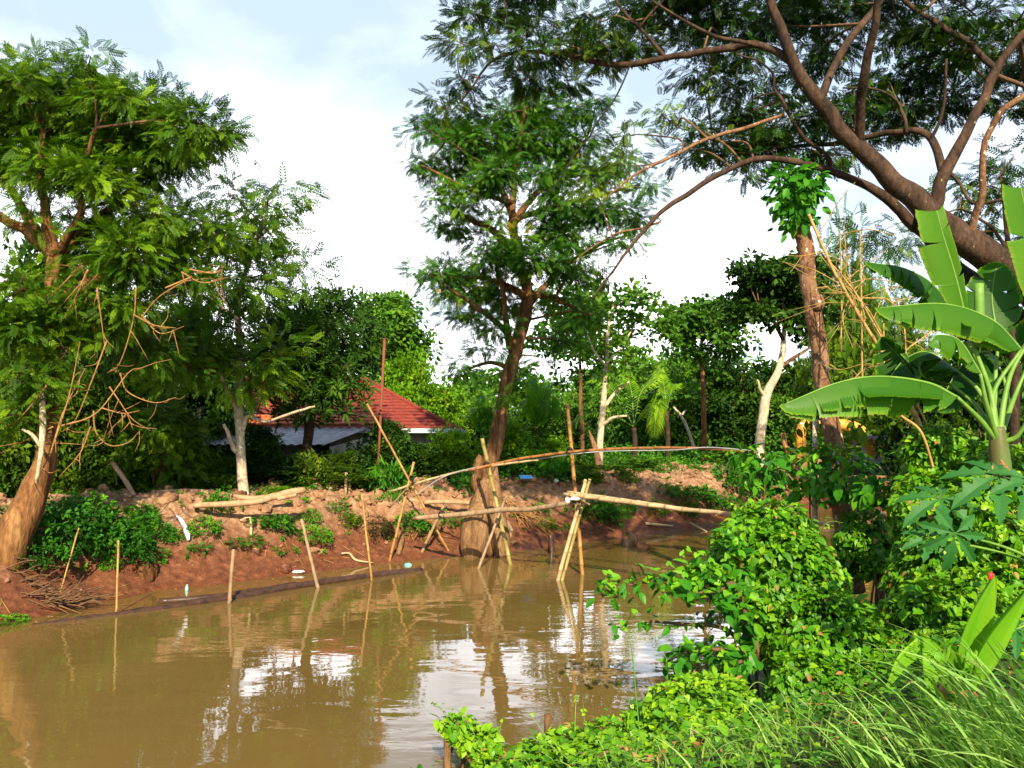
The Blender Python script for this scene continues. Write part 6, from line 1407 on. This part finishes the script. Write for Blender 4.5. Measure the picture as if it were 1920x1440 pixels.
for i, br_ in enumerate(brs):
    P = np.array([at(*q_) for q_ in br_]); tube(smb, P, np.linspace(.03, .006, len(P)), 6, 6, rough=.1); C = spline(P, 14); C = C[len(C) // 4:]
    n = 80 if i != 1 else 32; k = rg.integers(0, len(C), n); Pp = C[k] + rg.normal(0, .05, (n, 3)) * [1, 1.5, .9]
    D = rg.normal(0, .8, (n, 3)) + [-.3, -.2, -.15]; N = np.array([0, -.25, 1.0]) + rg.normal(0, .4, (n, 3)); sz = (0.145 if i != 1 else 0.11) * rg.uniform(.6, 1.15, n)
    scatter(fm, T_OVATE, Pp, D, N, sz, np.clip(rg.normal(.45, .2, n), 0, .97))
    m_ = 50 if i in (0, 3, 6, 7) else 15; k = rg.integers(0, len(C), m_); Pp = C[k] + rg.normal(0, .07, (m_, 3)) + [0, 0, .06]
    scatter(fm, T_HEART, Pp, rg.normal(0, 1, (m_, 3)), np.array([0, -.3, 1.0]) + rg.normal(0, .4, (m_, 3)), .07, np.clip(rg.normal(.8, .12, m_), 0, .97))
fm.build('foliage', M['leaf_shrub'], SH); smb.build('stem', M['twig'], SH)

# cut stakes at the bottom edge
def cutstake(px, py, Y, r, label, lean=0.0):
    t_ = at(px, py, Y); mb = MB(); tube(mb, [t_ + [lean, 0, -1.4], t_ + [lean * .3, 0, -.5], t_], [r * 1.05, r, r * .95], 10, 4, rough=.12); lump(mb, t_, (r * .9, r * .9, r * .35), 3, .3)
    tag(mb.build('wooden_stake', M['bark_root']), label, 'stake', 'cut stakes at the near water edge')
cutstake(838, 1372, 7.2, .032, 'thick cut stake carrying the little vine drape at the water edge', .03)
cutstake(1026, 1340, 6.9, .026, 'thin pale cut stake with a few leaves on its top', -.02)
cutstake(968, 1418, 6.6, .028, 'lowest cut stake poking up among the creeping vines')
cutstake(893, 1400, 7.1, .024, 'slim dark stake hidden under the end of the little vine drape')

# young coconut
YC = 5.6
def Cc(px, py, d=0): return at(px, py, YC + d)
b0 = Cc(1795, 1330); YC0 = np.array([b0[0], b0[1], g1(b0[0], b0[1])])
CO = root('coconut_seedling', YC0, 'young coconut seedling with pleated undivided leaves beside the long grass', 'seedling')
for i, (pts, W, fd) in enumerate(((([(1797, 1340), (1805, 1280, 0), (1825, 1190, -.05), (1862, 1085, -.1)]), .15, (.35, .1)), ([(1800, 1340), (1820, 1250, -.1), (1860, 1180, -.15), (1925, 1105, -.2)], .12, (.7, .5)), ([(1795, 1330), (1770, 1250, -.1), (1725, 1215, -.2), (1690, 1235, -.25), (1665, 1285, -.3)], .09, (-.5, -.4)), ([(1795, 1330), (1775, 1240, -.2), (1755, 1225, -.3), (1748, 1265, -.35), (1745, 1305, -.35)], .09, (.1, .1)), ([(1800, 1330), (1815, 1260, -.2), (1822, 1225, -.25), (1812, 1250, -.3)], .06, (.1, .1)))):
    mb = MB(); P = [Cc(*p_) for p_ in pts]; P[0] = YC0 + [0, 0, -.02]; banana_leaf(mb, P, W, side=(-1, -.35, 0.1), fold=fd, droop=(.1, .1), tears=0, seed=120 + i, pleat=0.011, tint=.55, rib=.008, pw=.8, ragged=0.0)
    mb.build('leaf', [M['coconut'], M['petiole']], CO)
mb = MB(); lump(mb, YC0 + [0, 0, .02], (.11, .11, .09), 4, .2, True); mb.build('nut', M['dryleaf'], CO)
mb = MB(); lump(mb, Cc(1858, 1081, -.1), (.022, .012, .03), 2, .4); tag(mb.build('red_petal', M['red']), 'tiny red petal resting at the tip of the pleated coconut leaf', 'petal')

# papaya
lobe = [(0.0, 0.0), (0.25, 0.06), (0.42, 0.17), (0.50, 0.085), (0.62, 0.20), (0.70, 0.09), (0.80, 0.13), (1.0, 0.0)]
tv, tq, _ = T_outline(lobe, fold=.22, curl=.4); V = []; Qq = []
for i, a in enumerate(np.radians([-140, -95, -48, 0, 48, 95, 140])):
    sc = 1.0 - 0.28 * abs(a) / 2.4; V.append((tv * sc) @ rotz(a).T + [0, 0, 0.004 * i]); Qq.append(tq + i * len(tv))
T_PAP = (np.vstack(V), np.vstack(Qq), None)
pb = at(2010, 1180, 6.7); PA = root('papaya_plant', [pb[0], pb[1], g1(pb[0], pb[1])], 'papaya plant reaching in blue green lobed leaves on long stalks', 'papaya')
mb = MB(); tube(mb, [np.array(PA.location) + [0, 0, -.1], at(2010, 1050, 6.7), at(2000, 930, 6.7)], [.06, .05, .04], 9, 4); mb.build('stem', M['petiole'], PA)
for i, (px, py, Y, s_, D, N, end) in enumerate(((1790, 1000, 6.2, .30, (-.2, 0, -1), (-.1, -1, .35), (2000, 1085)), (1765, 935, 6.5, .36, (-1, -.3, -.35), (.1, -.55, .9), (2005, 1035)), (1872, 893, 6.4, .42, (-.95, -.3, -.3), (.15, -.6, .9), (2000, 960)), (1930, 900, 6.3, .38, (.3, -.5, -.6), (.1, -.6, .8), (2000, 980)), (1745, 1010, 6.35, .22, (-1, -.2, -.1), (0, -.7, .8), (2000, 1085)), (1905, 1180, 6.0, .24, (-1, -.2, -.3), (0, -.5, .9), (2010, 1165)), (1850, 1200, 6.2, .22, (-.8, -.3, -.5), (0, -.6, .9), (2010, 1175)))):
    c = at(px, py, Y); mb = MB(); scatter(mb, T_PAP, [c], [D], [N], s_ * 1.0, .5); e = at(end[0], end[1], 6.7); tube(mb, [c, 0.5 * (c + e) + [0, 0, .05], e], [.008, .011, .014], 6, 5, mat=1)
    mb.build('leaf', [M['papaya'], M['petiole']], PA)

# long grass and ground cover (nobody could count the blades)
def blades(mb, P, L, lean, rg, w=0.011, tint=.5):
    n = len(P); seg = 6; u = np.linspace(0, 1, seg + 1); d = nrm(lean + rg.normal(0, .35, (n, 3)) * [1, 1, 0]); d[:, 2] = 0; d = nrm(d); L = np.broadcast_to(L, (n,)); be = rg.uniform(.35, 1.0, n)
    th = be[:, None] * u[None] * 1.7 + 0.15; st_ = (L / seg)[:, None]
    hx = np.cumsum(np.sin(th) * st_, 1) - np.sin(th[:, :1]) * st_; hz = np.cumsum(np.cos(th) * st_, 1) - np.cos(th[:, :1]) * st_
    C = P[:, None, :] + d[:, None, :] * hx[..., None] + np.array([0, 0, 1.0]) * hz[..., None]
    S = nrm(np.cross(d, [0, 0, 1.0]) + rg.normal(0, .4, (n, 3))); ww = (w * rg.uniform(.6, 1.3, n))[:, None] * (1 - u[None] ** 1.6 * .95) * np.minimum(1, .5 + 2 * u[None])
    A = C + S[:, None, :] * ww[..., None]; Bq = C - S[:, None, :] * ww[..., None]; v = np.stack([A, Bq], 2).reshape(n, -1, 3); k = 2 * (seg + 1)
    q = np.array([(2 * i, 2 * i + 1, 2 * i + 3, 2 * i + 2) for i in range(seg)]); Q_ = (q[None] + (np.arange(n) * k)[:, None, None]).reshape(-1, 4)
    mb.add(v.reshape(-1, 3), Q_, tint=np.repeat(np.clip(tint + rg.normal(0, .17, n), 0, .97), k))
rg = np.random.default_rng(131); mb = MB(); cl = []
for (px, py, Y, n, sp_, L) in ((1900, 1420, 4.5, 130, .26, .62), (1820, 1450, 4.2, 90, .26, .55), (1990, 1370, 4.7, 120, .30, .76), (1720, 1460, 4.3, 60, .26, .46), (1620, 1460, 4.4, 30, .26, .38), (1960, 1440, 4.0, 110, .26, .62)):
    c = at(px, py, Y); P = c + rg.normal(0, 1, (n, 3)) * [sp_, sp_, 0]; P[:, 2] = gz(P[:, 0], P[:, 1]) - .02; P = P[P[:, 1] > 2.9]; blades(mb, P, L * rg.uniform(.5, 1.15, len(P)), np.array([-.85, -.1, 0]), rg, .0115, .55)
tag(mb.build('long_grass', M['grass']), 'long arching blue green grass in the bottom corner of the near bank', kind='stuff')
mb = MB()
for (px, py, Y, n, sp_, L) in ((1130, 1440, 5.9, 90, .5, .38), (1300, 1440, 5.2, 160, .5, .36), (1450, 1450, 5.0, 160, .45, .36), (1200, 1340, 6.9, 26, .18, .45), (1170, 1280, 7.2, 16, .12, .5), (1080, 1330, 7.0, 18, .2, .4), (1590, 1440, 5.3, 100, .4, .36), (1690, 1230, 7.6, 30, .15, .45), (1640, 1180, 8.2, 20, .2, .4)):
    c = at(px, py, Y); P = c + rg.normal(0, 1, (n, 3)) * [sp_, sp_, 0]; P[:, 2] = np.maximum(gz(P[:, 0], P[:, 1]) - .02, 0.0); blades(mb, P, L * rg.uniform(.5, 1.2, n), np.array([-.3, -.4, 0]), rg, .006, .7)
tag(mb.build('short_grass', M['grass']), 'short yellow green grass between the vines on the near bank', kind='stuff')
mb = MB(); a = at(1212, 1440, 6.0); P = [a + [0, 0, -.2], at(1195, 1330, 6.2), at(1186, 1230, 6.4), at(1176, 1172, 6.5)]; tube(mb, P, [.006, .005, .004, .002], 5, 6)
tag(mb.build('grass_stalk', M['leaf_vine']), 'single tall pale grass stalk standing before the water', 'stalk')
mb = MB(); n = 26000; rg = np.random.default_rng(141); P = np.column_stack([rg.uniform(-2.5, 7.5, n), rg.uniform(3.2, 14, n), np.zeros(n)]); s_ = (P[:, 1] - P[:, 0]) / Q2; P = P[(s_ < near_edge((P[:, 0] + P[:, 1]) / Q2) + .1)]
n = len(P); P[:, 2] = gz(P[:, 0], P[:, 1]) + rg.random(n) ** 1.5 * .22 * (.3 + vnoise(P[:, 0] * 1.3, P[:, 1] * 1.3, 3)); scatter(mb, T_HEART, P, rg.normal(0, 1, (n, 3)) * [1, 1, .3], np.array([0, -.2, 1.0]) + rg.normal(0, .35, (n, 3)), .055 * rg.uniform(.35, 1.35, n), np.clip(rg.normal(.40, .16, n) + 1.0 * (fbm(P[:, 0] * 1.6, P[:, 1] * 1.6, 12, 3) - .5), 0, .97))
tag(mb.build('ground_cover', M['leaf_vine']), 'creeping leaves covering the soil of the near bank', kind='stuff')
mb = MB(); n = 130; P = np.column_stack([rg.uniform(.5, 4.5, n), rg.uniform(4, 8.5, n), np.zeros(n)]); P[:, 2] = gz(P[:, 0], P[:, 1]) + .07; scatter(mb, T_OVATE, P, rg.normal(0, 1, (n, 3)) * [1, 1, .3], np.array([0, 0, 1.0]) + rg.normal(0, .7, (n, 3)), .10 * rg.uniform(.5, 1.1, n), .5)
tag(mb.build('dead_leaves', M['dryleaf']), 'dry brown fallen leaves among the creepers', kind='stuff')
